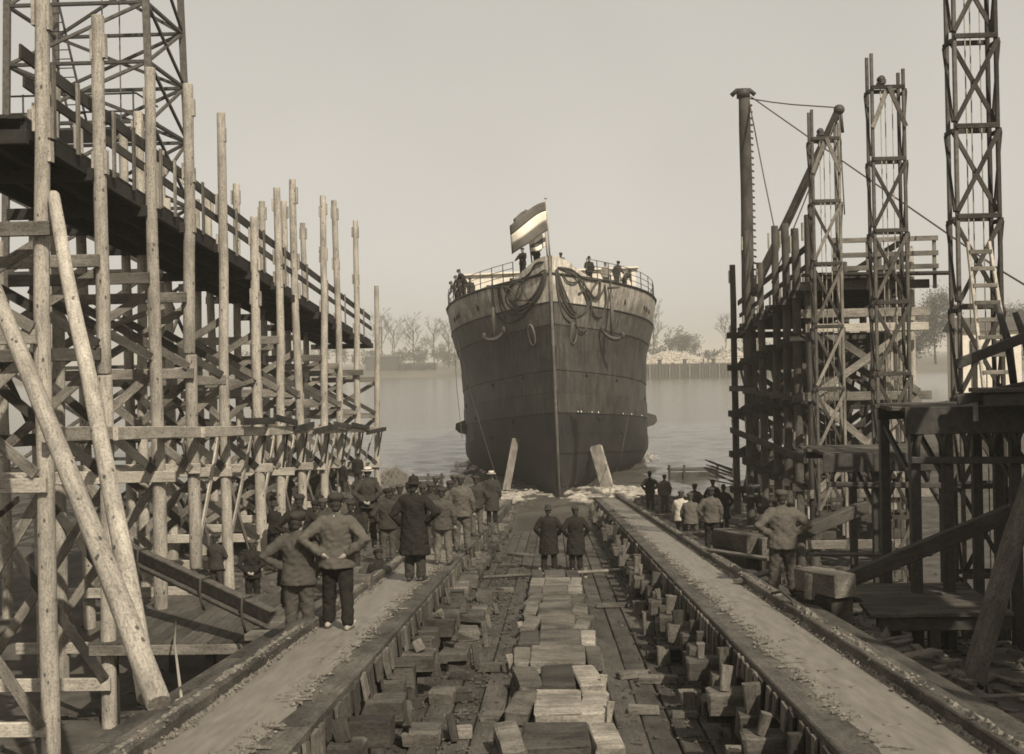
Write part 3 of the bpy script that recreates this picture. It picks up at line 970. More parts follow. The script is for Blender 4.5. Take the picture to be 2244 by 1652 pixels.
for j in range(len(lev) - 1):
    za, zb = lev[j], lev[j + 1]
    for (a, b) in (((0, 0), (1, 0)), ((1, 0), (1, 1)), ((0, 1), (1, 1))):
        plank('brace', leg_at(*a, za), leg_at(*b, zb), 0.09, 0.12, 'steel_dark' if a[1] else 'steel_brown', tw)
        if a != (0, 0) or j % 2: plank('brace', leg_at(*b, za) + Vector((.02, .05, 0)), leg_at(*a, zb) + Vector((.02, .05, 0)), 0.09, 0.12, 'steel_dark', tw)
m = MB(); m.box((-16.2, 41, 15.52), (4.6, 2.4, 0.08)); m.build('platform', 'steel_dark', tw)
for z in (16.1, 16.7):
    m = MB(); m.tube([(-18.4, 39.9, z), (-13.9, 39.9, z), (-13.9, 42.1, z)], 0.035, 6); m.build('railing', 'steel_dark', tw)
for X in (-17.8, -16.6, -15.4, -14.0):
    m = MB(); m.tube([(X, 39.9, 15.5), (X, 39.9, 16.75)], 0.035, 6); m.build('railing_post', 'steel_dark', tw)
l0, l1 = Vector((-15.9, 40, 15.6)), Vector((-17.4, 40, 22.5))
for dx in (-.28, .28):
    plank('ladder_stile', l0 + Vector((dx, 0, 0)), l1 + Vector((dx, 0, 0)), 0.06, 0.1, 'steel_dark', tw)
for q in range(22):
    p = l0.lerp(l1, (q + .5) / 22)
    plank('ladder_rung', p + Vector((-.28, 0, 0)), p + Vector((.28, 0, 0)), 0.035, 0.035, 'steel_dark', tw)
for X in (-15.2, -14.6):
    m = MB(); m.tube([(X, 40.2, 1), (X + .1, 40.2, 26)], 0.025, 5); m.build('hoist_wire', 'wire', tw)

# ------------------------------------------------------------------ right staging
def deck_r(D): return 12.72 - 0.081 * D
RX, RB = 8.0, 11.2
rs = thing('timber_staging', 'dark right staging of upright posts with pale crossed braces at its near end', 'staging', (9.5, 44, 0.8))
rposts = [(1610, 580), (1640, 505), (1672, 575), (1700, 495), (1725, 490), (1748, 500), (1776, 470)]
RD = []
for i, (xm, yt) in enumerate(rposts):
    D = atx(xm, 826, RX).y
    RD.append(D)
    zt = at(xm, yt, D).z
    log('post', (RX, D, ground_z(RX, D) - .2), (RX + rnd.uniform(-.05, .05), D, zt), .16, .125, 'log_wood_dark', rs)  # shade on these posts is put into the dark log colour
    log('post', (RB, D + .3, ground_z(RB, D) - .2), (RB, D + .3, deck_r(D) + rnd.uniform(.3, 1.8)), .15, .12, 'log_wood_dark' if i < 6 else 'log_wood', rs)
    for zc in (zt - .5, deck_r(D) - .1, 4.6, 2.4):
        plank('cleat', (RX - .17, D - .03, zc - .3), (RX - .17, D - .03, zc + .25), .16, .05, 'log_wood', rs, up=(1, 0, 0))
    dz = deck_r(D)
    end = i == len(rposts) - 1
    mt = 'board_wood' if end else 'board_wood_dark'  # near end lighter: the sunlight on it is put into the colour
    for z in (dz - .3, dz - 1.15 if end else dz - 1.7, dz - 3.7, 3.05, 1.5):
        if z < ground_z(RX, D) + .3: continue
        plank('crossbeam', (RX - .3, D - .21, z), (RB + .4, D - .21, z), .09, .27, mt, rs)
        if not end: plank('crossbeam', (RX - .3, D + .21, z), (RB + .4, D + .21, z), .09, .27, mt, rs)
    for za, zb in ((dz - 1.5, dz - 3.6), (dz - 3.8, 3.2)):
        if za - zb < .8: continue
        mt2 = 'board_wood' if end else 'board_wood_dark'
        plank('brace', (RX + .1, D - .29, za), (RB, D - .29, zb), .05, .22, mt2, rs)
        plank('brace', (RX + .1, D - .345, zb), (RB, D - .345, za), .05, .22, mt2, rs)
# near-end beam and logs, the sunlight on them put into pale colour
plank('end_beam', (RX - .2, RD[-1] - .36, deck_r(RD[-1]) - 1.6), (RB + .3, RD[-1] - .36, deck_r(RD[-1]) - 1.6), .1, .25, 'board_wood_pale', rs)
for q in range(3):
    log('post', (10.0 + q * .42, RD[-1] + .1, 2.5), (10.0 + q * .42, RD[-1] + .1, deck_r(RD[-1]) - .4), .15, .13, 'log_wood' if q else 'log_wood_dark', rs)
for i in range(len(RD) - 1):
    a, b = RD[i], RD[i + 1]                         # a farther than b
    for q in range(8):
        X = RX + .3 + .36 * q
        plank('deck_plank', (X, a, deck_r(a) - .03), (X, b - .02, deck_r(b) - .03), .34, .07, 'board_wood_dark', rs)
    for X in (RX + .2, RB - .2):
        plank('handrail', (X, a, deck_r(a) + 1.1), (X, b + .02, deck_r(b) + 1.1), .05, .22, 'board_wood_dark', rs)
        plank('handrail', (X + .06, a, deck_r(a) + .55), (X + .06, b + .02, deck_r(b) + .55), .05, .18, 'board_wood_dark', rs)
        plank('deck_girder', (X, a, deck_r(a) - .22), (X, b + .02, deck_r(b) - .22), .1, .3, 'board_wood_dark', rs)
        plank('baluster', (X + .12, (a + b) / 2, deck_r((a + b) / 2) - .1), (X + .12, (a + b) / 2, deck_r((a + b) / 2) + 1.15), .12, .05, 'board_wood', rs, up=(1, 0, 0))
    plank('ledger', (RX - .22, a, 4.1), (RX - .22, b + .02, 4.1), .1, .24, 'board_wood_dark', rs)
    plank('ledger', (RX - .22, a, 5.9), (RX - .22, b + .02, 6.0), .1, .24, 'board_wood_dark', rs)
    plank('brace', (RX + .25, a, deck_r(a) - 1.8), (RX + .25, b, 4.3), .05, .2, 'board_wood_dark', rs)
    plank('brace', (RB - .25, a, 4.2), (RB - .25, b, deck_r(b) - 1.8), .05, .2, 'board_wood_dark', rs)
    plank('brace', (RX + .2, a, 1.2), (RX + .2, b, 3.9), .05, .2, 'board_wood_dark', rs)
# railing and overhanging deck end facing the camera
d = RD[-1] - .5
for z in (deck_r(d) + .15, deck_r(d) + .55, deck_r(d) + 1.0):
    plank('handrail', (RX + .6, d, z), (RB + .6, d, z + .02), .05, .15, 'board_wood', rs)
for X in (8.7, 9.7, 10.7, RB + .5):
    plank('baluster', (X, d + .06, deck_r(d) - .5), (X, d + .06, deck_r(d) + 1.1), .11, .05, 'board_wood', rs, up=(0, 1, 0))
plank('deck_end', (RX - .3, d - .15, deck_r(d) - .02), (RB + .9, d - .15, deck_r(d) - .06), .6, .09, 'board_wood_dark', rs)

# unseen near right staging, added so its broad deck shades the lower right
ns = thing('timber_staging', 'unseen near right staging with a broad plank deck, added for shade beside the slip', 'staging', (10.5, 8, 2.5))
NX0, NX1 = 8.6, 13.4
def deck_n(D): return 12.9 - .081 * D
for d in (-4, -.5, 3, 6.5, 10, 13.5, 17):
    for X in (NX0, (NX0 + NX1) / 2, NX1):
        log('post', (X, d, ground_z(X, d) - .2), (X, d, deck_n(d) + (1.8 if X != 11 else -.1)), .16, .13, 'log_wood', ns)
    for z in (deck_n(d) - .3, deck_n(d) - 2.4, deck_n(d) - 5):
        plank('crossbeam', (NX0 - .3, d - .2, z), (NX1 + .3, d - .2, z), .09, .26, 'board_wood', ns)
    plank('brace', (NX0, d + .2, deck_n(d) - 2.5), (11, d + .2, deck_n(d) - 4.9), .05, .2, 'board_wood', ns)
    plank('brace', (NX0, d + .27, deck_n(d) - 4.9), (11, d + .27, deck_n(d) - 2.5), .05, .2, 'board_wood', ns)
for d in (-4, -.5, 3, 6.5, 10, 13.5):
    for q in range(14):
        X = NX0 + .17 + .345 * q
        if (q * 5 + int(d + 4)) % 11 == 0: continue
        plank('deck_plank', (X, d, deck_n(d)), (X, d + 3.48, deck_n(d + 3.48)), .32, .07, 'board_wood_dark', ns)
    for X in (NX0, NX1):
        plank('handrail', (X - .2, d, deck_n(d) + 1.1), (X - .2, d + 3.48, deck_n(d + 3.48) + 1.1), .05, .22, 'board_wood', ns)

# ------------------------------------------------------------------ derrick beyond the right staging
dk = thing('derrick', 'tall single-mast derrick with slanting boom behind the right staging', 'derrick', at(1650, 1080, 51))
mt0, mt1 = at(1652, 1060, 51), at(1628, 212, 51)
log('mast', mt0, mt1, .30, .24, 'log_wood_dark', dk)
for q in range(34):                                 # rungs up the right flank
    p = mt1.lerp(mt0, .02 + q * .017)
    plank('rung', p + Vector((.2, 0, 0)), p + Vector((.37, 0, -.06)), .1, .07, 'log_wood_dark', dk)
m = MB(); p = mt1 + Vector((0, 0, .05)); m.tube([p + Vector((-.5, 0, .02)), p + Vector((-.28, 0, .22)), p + Vector((.28, 0, .22)), p + Vector((.5, 0, .02))], .1, 8); m.tube([p - Vector((0, 0, .1)), p + Vector((0, 0, .26))], .3, 10); m.build('mast_cap', 'steel_dark', dk)
b0, b1 = at(1648, 645, 50), at(1838, 240, 46.5)
log('boom', b0, b1, .2, .15, 'log_wood_dark', dk)
m = MB(); m.ell(b1, (.22, .18, .2)); m.tube([b1 + Vector((.05, 0, 0)), b1 + Vector((.12, 0, -.9))], .06, 6); m.build('boom_block', 'steel_dark', dk)
wires = [((1642, 216), 51, (1838, 236), 46.5), ((1645, 212), 51, (2290, 612), -30), ((1640, 216), 51, (1706, 548), 46), ((1622, 216), 51, (1630, 560), 51), ((1838, 242), 46.5, (1690, 620), 48), ((1838, 245), 46.5, (1850, 470), 46)]
for (xa, ya), da, (xb, yb), db in wires:
    p, q = at(xa, ya, da), at(xb, yb, abs(db))
    if db < 0: q = p + (q - p) * ((p.z - 1.6) / (p.z - q.z))          # the long guy runs on down to the ground
    md = (p + q) / 2 - Vector((0, 0, .012 * (p - q).length))
    m = MB(); m.tube([p, p.lerp(md, .5) - Vector((0, 0, .02)), md, md.lerp(q, .5), q], .028, 5); m.build('stay_wire', 'wire', dk)

# ------------------------------------------------------------------ three lattice hoist towers
def tower(label, xc, D, wd, ztop, zbase, step, pale, ladder=False, horns=True):
    X = atx(xc, 826, 1).x
    c = at(xc, 826, D)
    t = thing('hoist_tower', label, 'hoist tower', (c.x, D, zbase), 'lattice hoist towers in line along the right side')
    h = wd / 2 * .84
    hy = h * .55
    ms = ('board_wood', 'board_wood_dark', 'steel_brown')
    for sx in (-1, 1):
        for sy in (-1, 1):
            top = ztop + (.5 if horns and sx < 0 else .1 if sx > 0 else 0)
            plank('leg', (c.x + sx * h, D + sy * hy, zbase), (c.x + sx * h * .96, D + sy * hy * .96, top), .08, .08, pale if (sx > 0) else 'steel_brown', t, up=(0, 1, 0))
    z = ztop - .35
    k = 0
    while z > zbase + .4:
        for sy in (-1, 1):
            plank('girt', (c.x - h, D + sy * (hy + .05), z), (c.x + h, D + sy * (hy + .05), z), .05, .1, 'board_wood_dark', t)
        for sx in (-1, 1):
            plank('girt', (c.x + sx * (h + .05), D - hy, z - .08), (c.x + sx * (h + .05), D + hy, z - .08), .04, .09, 'board_wood_dark', t)
        zl = max(z - step, zbase)
        if z - zl > .7:
            if k == 0:
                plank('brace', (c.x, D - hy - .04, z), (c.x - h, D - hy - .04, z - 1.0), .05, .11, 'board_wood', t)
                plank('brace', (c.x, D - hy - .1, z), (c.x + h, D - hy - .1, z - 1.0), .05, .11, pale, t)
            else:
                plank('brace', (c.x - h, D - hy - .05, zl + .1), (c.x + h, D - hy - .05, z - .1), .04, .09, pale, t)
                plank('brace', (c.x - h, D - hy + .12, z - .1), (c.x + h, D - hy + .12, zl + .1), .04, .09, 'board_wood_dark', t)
            plank('brace', (c.x + h + .05, D - hy, z - .1), (c.x + h + .05, D + hy, zl + .1), .04, .08, 'board_wood_dark', t)
            plank('brace', (c.x - h - .05, D - hy, zl + .1), (c.x - h - .05, D + hy, z - .1), .04, .08, 'board_wood_dark', t)
        z -= step
        k += 1
    for dx, dy in ((-.12, .0), (.02, .1), (.14, -.1)):
        m = MB(); m.tube([(c.x + dx, D + dy, zbase + .5), (c.x + dx, D + dy, ztop - .3)], .014, 5); m.build('hoist_rope', 'rope_pale', t)
    m = MB()
    m.tube([(c.x - .1, D - .08, ztop - .1), (c.x - .1, D + .08, ztop - .1)], .09, 12)
    m.box((c.x - .1, D, ztop - .2), (.12, .5, .1))
    m.build('pulley', 'steel_dark', t)
    return t, c
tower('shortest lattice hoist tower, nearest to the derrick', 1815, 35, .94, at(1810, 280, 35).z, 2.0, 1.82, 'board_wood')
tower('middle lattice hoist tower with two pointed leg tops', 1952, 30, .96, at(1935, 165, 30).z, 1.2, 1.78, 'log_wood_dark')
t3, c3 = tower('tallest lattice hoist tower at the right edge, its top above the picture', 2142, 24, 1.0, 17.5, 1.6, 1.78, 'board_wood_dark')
ld = thing('wooden_ladder', 'pale wooden ladder leaning on the tallest lattice tower at right', 'ladder', at(2190, 830, 22.6))
pa, pb = at(2190, 870, 22.4), at(2143, 530, 23.2)
for dx in (-.24, .24):
    plank('stile', pa + Vector((dx * 1.15, 0, 0)), pb + Vector((dx * .85, 0, 0)), .06, .08, 'board_wood_pale', ld)
for q in range(9):
    p = pa.lerp(pb, (q + .4) / 9)
    hw = .24 * (1.13 - .28 * q / 9)
    plank('rung', p + Vector((-hw, -.05, 0)), p + Vector((hw, -.05, 0)), .035, .08, 'board_wood', ld)

# ------------------------------------------------------------------ dark raised platforms at right
def trestle(name, label, x0, x1, d0, d1, z, n, leg_xs, skirt, zb=None):
    t = thing(name, label, 'platform', ((x0 + x1) / 2, (d0 + d1) / 2, ground_z((x0 + x1) / 2, d0)))
    wd = (d1 - d0) / n
    for q in range(n):
        d = d0 + wd * (q + .5)
        plank('plank', (x0 + rnd.uniform(-.12, .12), d, z - .035), (x1, d, z - .035 + rnd.uniform(-.01, .01)), wd - .015, .07, 'deck_wood', t)
    for d in (d0 + .15, d1 - .15):
        plank('girder', (x0 + .1, d, z - .07 - .12), (x1, d, z - .07 - .12), .12, .22, 'steel_dark', t)
    for X in leg_xs:
        for d in (d0 + .18, d1 - .18):
            plank('leg', (X, d, ground_z(X, d) - .1), (X, d, z - .3), .17, .17, 'steel_dark', t, up=(0, 1, 0))
        if skirt:
            plank('tie', (X, d0 + .2, z - 1.3), (X, d1 - .2, z - .4), .08, .1, 'steel_dark', t)
    if skirt:                                       # arched iron brackets below the deck
        n2 = int((x1 - x0) / .42)
        for q in range(n2):
            X = x0 + .2 + .42 * q
            m = MB()
            pts = [(X + .21 + .21 * math.cos(a), d0 + .02, z - .3 - skirt + skirt * .9 * abs(math.sin(a)) ** .7) for a in [math.pi * i_ / 8 for i_ in range(9)]]
            m.tube(pts, .045, 6)
            m.build('arch_bracket', 'steel_dark', t)
        plank('lower_rail', (x0 + .1, d0 + .02, z - .34 - skirt), (x1, d0 + .02, z - .42 - skirt), .1, .12, 'steel_dark', t)
        plank('fascia', (x0, d0 - .02, z - .22), (x1, d0 - .02, z - .22), .05, .3 + skirt * .3, 'steel_dark', t)
    return t
trestle('raised_platform', 'plank-topped dark platform in front of the shortest hoist tower', 6.0, 9.0, 26.6, 29.0, 5.15, 6, (7.2, 8.7), .35)
trestle('raised_platform', 'high black iron platform with arched brackets at the right edge', 6.0, 10.4, 20.4, 22.6, 6.42, 6, (6.2, 6.75, 7.9, 8.3, 9.6), .55)
t = trestle('raised_platform', 'upper black platform at the right edge under the wooden ladder', 7.0, 11, 19.6, 20.3, 6.75, 2, (8.6,), 0)
for z0_, z1_ in ((7.15, 7.75), (6.55, 6.85)):
    plank('guard_rail', (6.75, 20.0, z0_), (8.3, 19.9, z1_), .09, .17, 'steel_dark', t)
plank('guard_post', (7.05, 20.0, 6.2), (7.05, 20.0, 7.3), .07, .05, 'board_wood', t, up=(0, 1, 0))
for X, zt in ((7.75, 8.15), (8.05, 8.0)):
    m = MB(); m.tube([(X, 20.1, 6.6), (X - .1, 20.1, 7.5), (X - .28, 20.1, zt)], [.06, .07, .05], 7); m.build('davit_arm', 'steel_dark', t)
trestle('work_bench', 'low rough plank bench on posts at lower right', 5.0, 7.2, 18.9, 21.4, 3.25, 8, (5.0, 6.0, 6.8), 0)
# long dark balk lying slantwise over the bench
o = plank('balk', at(1862, 1268, 19.5), at(2215, 1122, 19.0), .26, .24, 'board_wood_dark')
tag(o, 'long dark timber balk slanting up to the right over the low bench', 'timber balk')
o = plank('balk', at(1690, 1195, 25), at(1895, 1110, 26), .22, .26, 'board_wood_dark')
tag(o, 'dark timber balk slanting behind the man in overalls at right', 'timber balk')
o = log('leaning_log', at(2125, 1500, 16.4), at(2300, 930, 18.6), .165, .15, 'log_wood_dark')
tag(o, 'thick dark leaning log at the lower right edge', 'log')
m = MB(); pts = [at(x, y, dd) for x, y, dd in ((1690, 1300, 17.2), (1712, 1296, 17), (1735, 1315, 16.5), (1745, 1345, 16), (1790, 1355, 15.2), (1845, 1400, 14))]
m.tube(pts, .02, 6)
tag(m.build('air_hose', 'rope'), 'thin dark hose lying along the ledge of the right way', 'hose')
# squared timbers lying beside the right way
for x, y, D, L, wd, hh, a, mt, lab in (
        (1792, 1285, 19.2, .9, .42, .40, 72, 'block_wood_pale', 'squared timber with pale sawn end right of the man in overalls'),
        (1842, 1282, 18.8, 1.1, .40, .36, 112, 'block_wood_pale', 'squared timber with dark flank and pale sawn end before the low bench'),
        (1648, 1190, 25.2, 1.8, .42, .38, 105, 'block_wood', 'grey squared balk behind the man in a waistcoat at right'),
        (1690, 1200, 24.6, .5, .4, .36, 90, 'block_wood', 'short grey block next to the grey squared balk at right'),
        (1618, 1180, 27.5, .5, .4, .26, 80, 'chalk_wood', 'small white-topped block beside the grey squared balk at right')):
    p = at(x, y, D)
    dv = Vector((math.cos(R(a)), math.sin(R(a)), -.06 * math.sin(R(a)))) * L / 2
    p += dv * .8
    o = plank('squared_timber', p - dv, p + dv, wd, hh, mt)
    tag(o, lab, 'timber', 'squared timbers beside the right way')
    zg = min(ground_z(p.x - dv.x, p.y - dv.y), ground_z(p.x + dv.x, p.y + dv.y))
    gap = p.z - hh / 2 - zg
    if gap > .08:
        dn = Vector((0, 0, -hh / 2 - gap / 2 - .02))
        o2 = rough('squared_timber', p - dv * .9 + dn, p + dv * .9 + dn, wd * .92, gap - .005 + .04, 'block_wood')
        tag(o2, 'rough timber lying under the ' + ' '.join(lab.split()[:9]), 'timber', 'squared timbers beside the right way')
# stack of boards and a float near the water on the right
t = thing('board_pile', 'untidy pile of slanting boards by the water at the foot of the right staging', 'board pile', at(1580, 1060, 55))
for q in range(9):
    p = at(1600, 1062 - q * 4, 54 + q * .1)
    plank('board', p + Vector((.2, 0, 0)), p + Vector((-1.0 + .5 * math.sin(q * 3.1), .8 * math.sin(q * 2), .25 + .3 * abs(math.sin(q * 1.7)))), .2, .05, rnd.choice(('board_wood', 'board_wood_dark', 'block_wood')), t)
def float_box(label, x, y, D, L, wd, hh, posts_):
    p = atz(x, y, 0.12)
    t = thing('timber_float', label, 'float', p)
    for q in range(5):
        plank('plank', (p.x - L / 2, p.y + q * wd / 5, hh), (p.x + L / 2, p.y + q * wd / 5, hh), wd / 5 - .02, .08, 'deck_wood', t)
    plank('side', (p.x - L / 2, p.y - .1, hh / 2 - .1), (p.x + L / 2, p.y - .1, hh / 2 - .1), .08, hh, 'block_wood', t)
    for dx in posts_:
        plank('post', (p.x + dx, p.y - .2, -1), (p.x + dx, p.y - .2, hh + .35), .14, .14, 'board_wood_dark', t, up=(0, 1, 0))
float_box('low plank float on the water left of the right staging', 1520, 1042, 66, 3.0, 1.5, .45, (-1.5, -.6, 1.4))
float_box('low plank float on the water beside the reed mound at left', 935, 1058, 62, 1.9, 1.6, .35, (-.8, .1, .9))
# mound of earth and dry reeds at the left water edge
mp = atz(858, 1075, .3)
t = thing('reed_mound', 'earth mound topped with dry reeds at the left water edge', 'mound', mp)
m = MB()
rr = []
for j in range(8):
    tt = j / 7
    rr.append([Vector((mp.x + 1.5 * (1 - tt) ** .8 * math.cos(a) * (1 + .2 * noise.noise(Vector((math.cos(a) * 2, math.sin(a) * 2, tt * 3)))), mp.y + 2 + 1.6 * (1 - tt) ** .8 * math.sin(a), mp.z - .3 + 1.3 * tt)) for a in [2 * math.pi * k_ / 20 for k_ in range(20)]])
m.rings(rr)
m.build('earth', 'bank_grass', t)
m = MB()
g = random.Random(9)
for q in range(900):
    a, rr_ = g.uniform(0, 6.28), g.random() ** .6 * 1.25
    b = Vector((mp.x - .2 + rr_ * math.cos(a), mp.y + 2 + rr_ * math.sin(a), mp.z - .3 + 1.25 * (1 - (rr_ / 1.5) ** 1.3)))
    tip = b + Vector((g.gauss(0, .16), g.gauss(0, .16), g.uniform(.15, .45)))
    w2 = Vector((.016, .01, 0))
    m.add([tuple(b - w2), tuple(b + w2), tuple(tip)], [(0, 1, 2)])
m.build('reeds', 'reed', t, kind='stuff')

# rubble and offcuts over the yard ground on both sides
g = random.Random(17)
m = MB()
for q in range(2600):
    sx = g.choice((-1, 1, 1))
    X = sx * (4.3 + abs(g.gauss(0, 3.2)))
    D = 11 + 48 * g.random()
    z = ground_z(X, D)
    if g.random() < .55:
        m.chunk((X, D, z + .02), g.uniform(.03, .13), g)
    else:
        m.box((X, D, z + .04), (g.uniform(.15, .9), g.uniform(.04, .14), g.uniform(.02, .07)), M=(Matrix.Rotation(g.uniform(0, 3.14), 3, 'Z') @ Matrix.Rotation(g.gauss(0, .12), 3, 'Y')))
tag(m.build('yard_rubble', 'block_wood'), 'rubble and timber offcuts strewn over the yard ground', 'rubble', kind='stuff')
for k_, (x, y, D, L, a, lab) in enumerate(((1655, 1262, 20.8, 1.6, 60, 'short plank lying at the heels of the man in overalls'), (1620, 1215, 24.0, 2.0, 118, 'narrow plank lying along the outer edge of the right way'), (1460, 1128, 45, 3.4, 168, 'pale spar lying by the water behind the right way'),
                                         (1545, 1165, 34, 2.2, 30, 'dark plank lying on the bank below the seated men'), (1905, 1215, 24, 2.6, 12, 'plank resting flat on the ground under the dark platforms'), (1985, 1440, 15.5, 1.4, 40, 'thin lath leaning in the rubble under the low bench'))):
    p = at(x, y, D)
    p.z = max(p.z, ground_z(p.x, D) + .05)
    dv = Vector((math.cos(R(a)), math.sin(R(a)), -.05)) * L / 2
    o = plank('loose_plank', p - dv, p + dv, .2, .05, 'block_wood_pale' if k_ in (2, 5) else 'block_wood')
    tag(o, lab, 'plank', 'loose planks on the right bank')

# ------------------------------------------------------------------ the ship
SM = Matrix.Translation((0.32, 63.0, -0.15)) @ Matrix.Rotation(R(-1.2), 4, 'Y') @ Matrix.Rotation(-math.atan(SL), 4, 'X')
ship = bpy.data.objects.new('cargo_ship', None)
put(ship, SM, None)
tag(ship, 'large dark-hulled ship sliding stern first into the river, bow towards the camera', 'ship')
DECK = 12.15
def hb(s, z):                                       # half breadth of the hull
    t = max(0, min(1, z / DECK))
    Le = 22.5 - 6.0 * smooth(.55, 1, t)
    p = 1.75 + 0.55 * t
    q = max(0.0, min(1.0, s / Le))
    f = 1 - (1 - q) ** p
    rb = 3.0 + 4.2 * (1 - smooth(3, 19, s))            # V-shaped frames forward, rounder bilges aft
    bil = 0.14 + 0.86 * math.sqrt(max(0, 1 - (1 - min(1, z / rb)) ** 2))
    fin = 0.935 + 0.065 * smooth(.68, 1.0, t)
    run = 1.0 - 0.8 * smooth(62, 84, s)
    return 0.07 + 6.85 * f * bil * fin * run
ST = [0, .25, .6, 1, 1.5, 2.1, 2.8, 3.6, 4.6, 5.8, 7.2, 9, 11, 13.5, 16, 19, 22, 26, 31, 38, 48, 60, 70, 78, 84]
seams = [0.0, 0.7, 1.5, 2.45, 3.5, 4.65, 5.75, 6.95, 8.2, 9.4, 10.6, DECK]
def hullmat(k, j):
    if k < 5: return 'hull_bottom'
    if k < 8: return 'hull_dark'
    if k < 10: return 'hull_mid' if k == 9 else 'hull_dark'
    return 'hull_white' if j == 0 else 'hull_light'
# inner shell and deck
m = MB()
zs = [0, .35, .7, 1.1, 1.5, 2, 2.5, 3.5, 4.6, 5.8, 7, 8.2, 9.4, 10.6, DECK]
for sd_ in (-1, 1):
    vs_ = [(sd_ * max(0.01, hb(s, z) - .07), s + .05, z) for s in ST for z in zs]
    nz = len(zs)
    fs = [(i_ * nz + j_, i_ * nz + j_ + 1, (i_ + 1) * nz + j_ + 1, (i_ + 1) * nz + j_) for i_ in range(len(ST) - 1) for j_ in range(nz - 1)]
    if sd_ > 0: fs = [f_[::-1] for f_ in fs]
    m.add(vs_, fs, True)
dk_ = [(x_ * (hb(s, DECK) - .05), s + .05, DECK - .06) for s in ST for x_ in (-1, 1)]
m.add(dk_, [(2 * i_, 2 * i_ + 1, 2 * i_ + 3, 2 * i_ + 2) for i_ in range(len(ST) - 1)])
m.build('inner_hull', 'hull_bottom', ship, SM)
splits = [(0, 8), (8, 13), (13, 18), (18, 24)]      # plates along each strake, as index ranges into ST
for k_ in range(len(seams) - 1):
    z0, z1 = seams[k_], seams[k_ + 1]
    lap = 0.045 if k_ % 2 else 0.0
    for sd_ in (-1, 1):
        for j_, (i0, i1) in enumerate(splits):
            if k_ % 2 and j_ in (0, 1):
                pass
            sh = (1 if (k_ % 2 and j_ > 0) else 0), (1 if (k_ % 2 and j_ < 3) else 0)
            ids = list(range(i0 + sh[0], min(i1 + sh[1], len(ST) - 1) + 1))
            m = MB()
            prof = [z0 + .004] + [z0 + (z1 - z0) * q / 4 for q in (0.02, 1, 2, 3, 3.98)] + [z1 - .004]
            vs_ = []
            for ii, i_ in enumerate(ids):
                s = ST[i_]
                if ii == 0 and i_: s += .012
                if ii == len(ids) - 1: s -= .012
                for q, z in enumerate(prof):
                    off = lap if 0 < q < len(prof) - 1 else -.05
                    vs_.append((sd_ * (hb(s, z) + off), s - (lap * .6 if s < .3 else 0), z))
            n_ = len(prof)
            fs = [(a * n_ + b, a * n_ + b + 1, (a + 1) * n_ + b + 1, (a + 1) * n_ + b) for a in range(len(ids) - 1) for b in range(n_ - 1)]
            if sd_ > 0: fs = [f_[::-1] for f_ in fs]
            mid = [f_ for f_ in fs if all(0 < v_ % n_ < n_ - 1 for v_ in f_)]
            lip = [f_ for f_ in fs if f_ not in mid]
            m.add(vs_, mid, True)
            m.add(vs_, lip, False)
            m.build('hull_plate', hullmat(k_, j_), ship, SM)
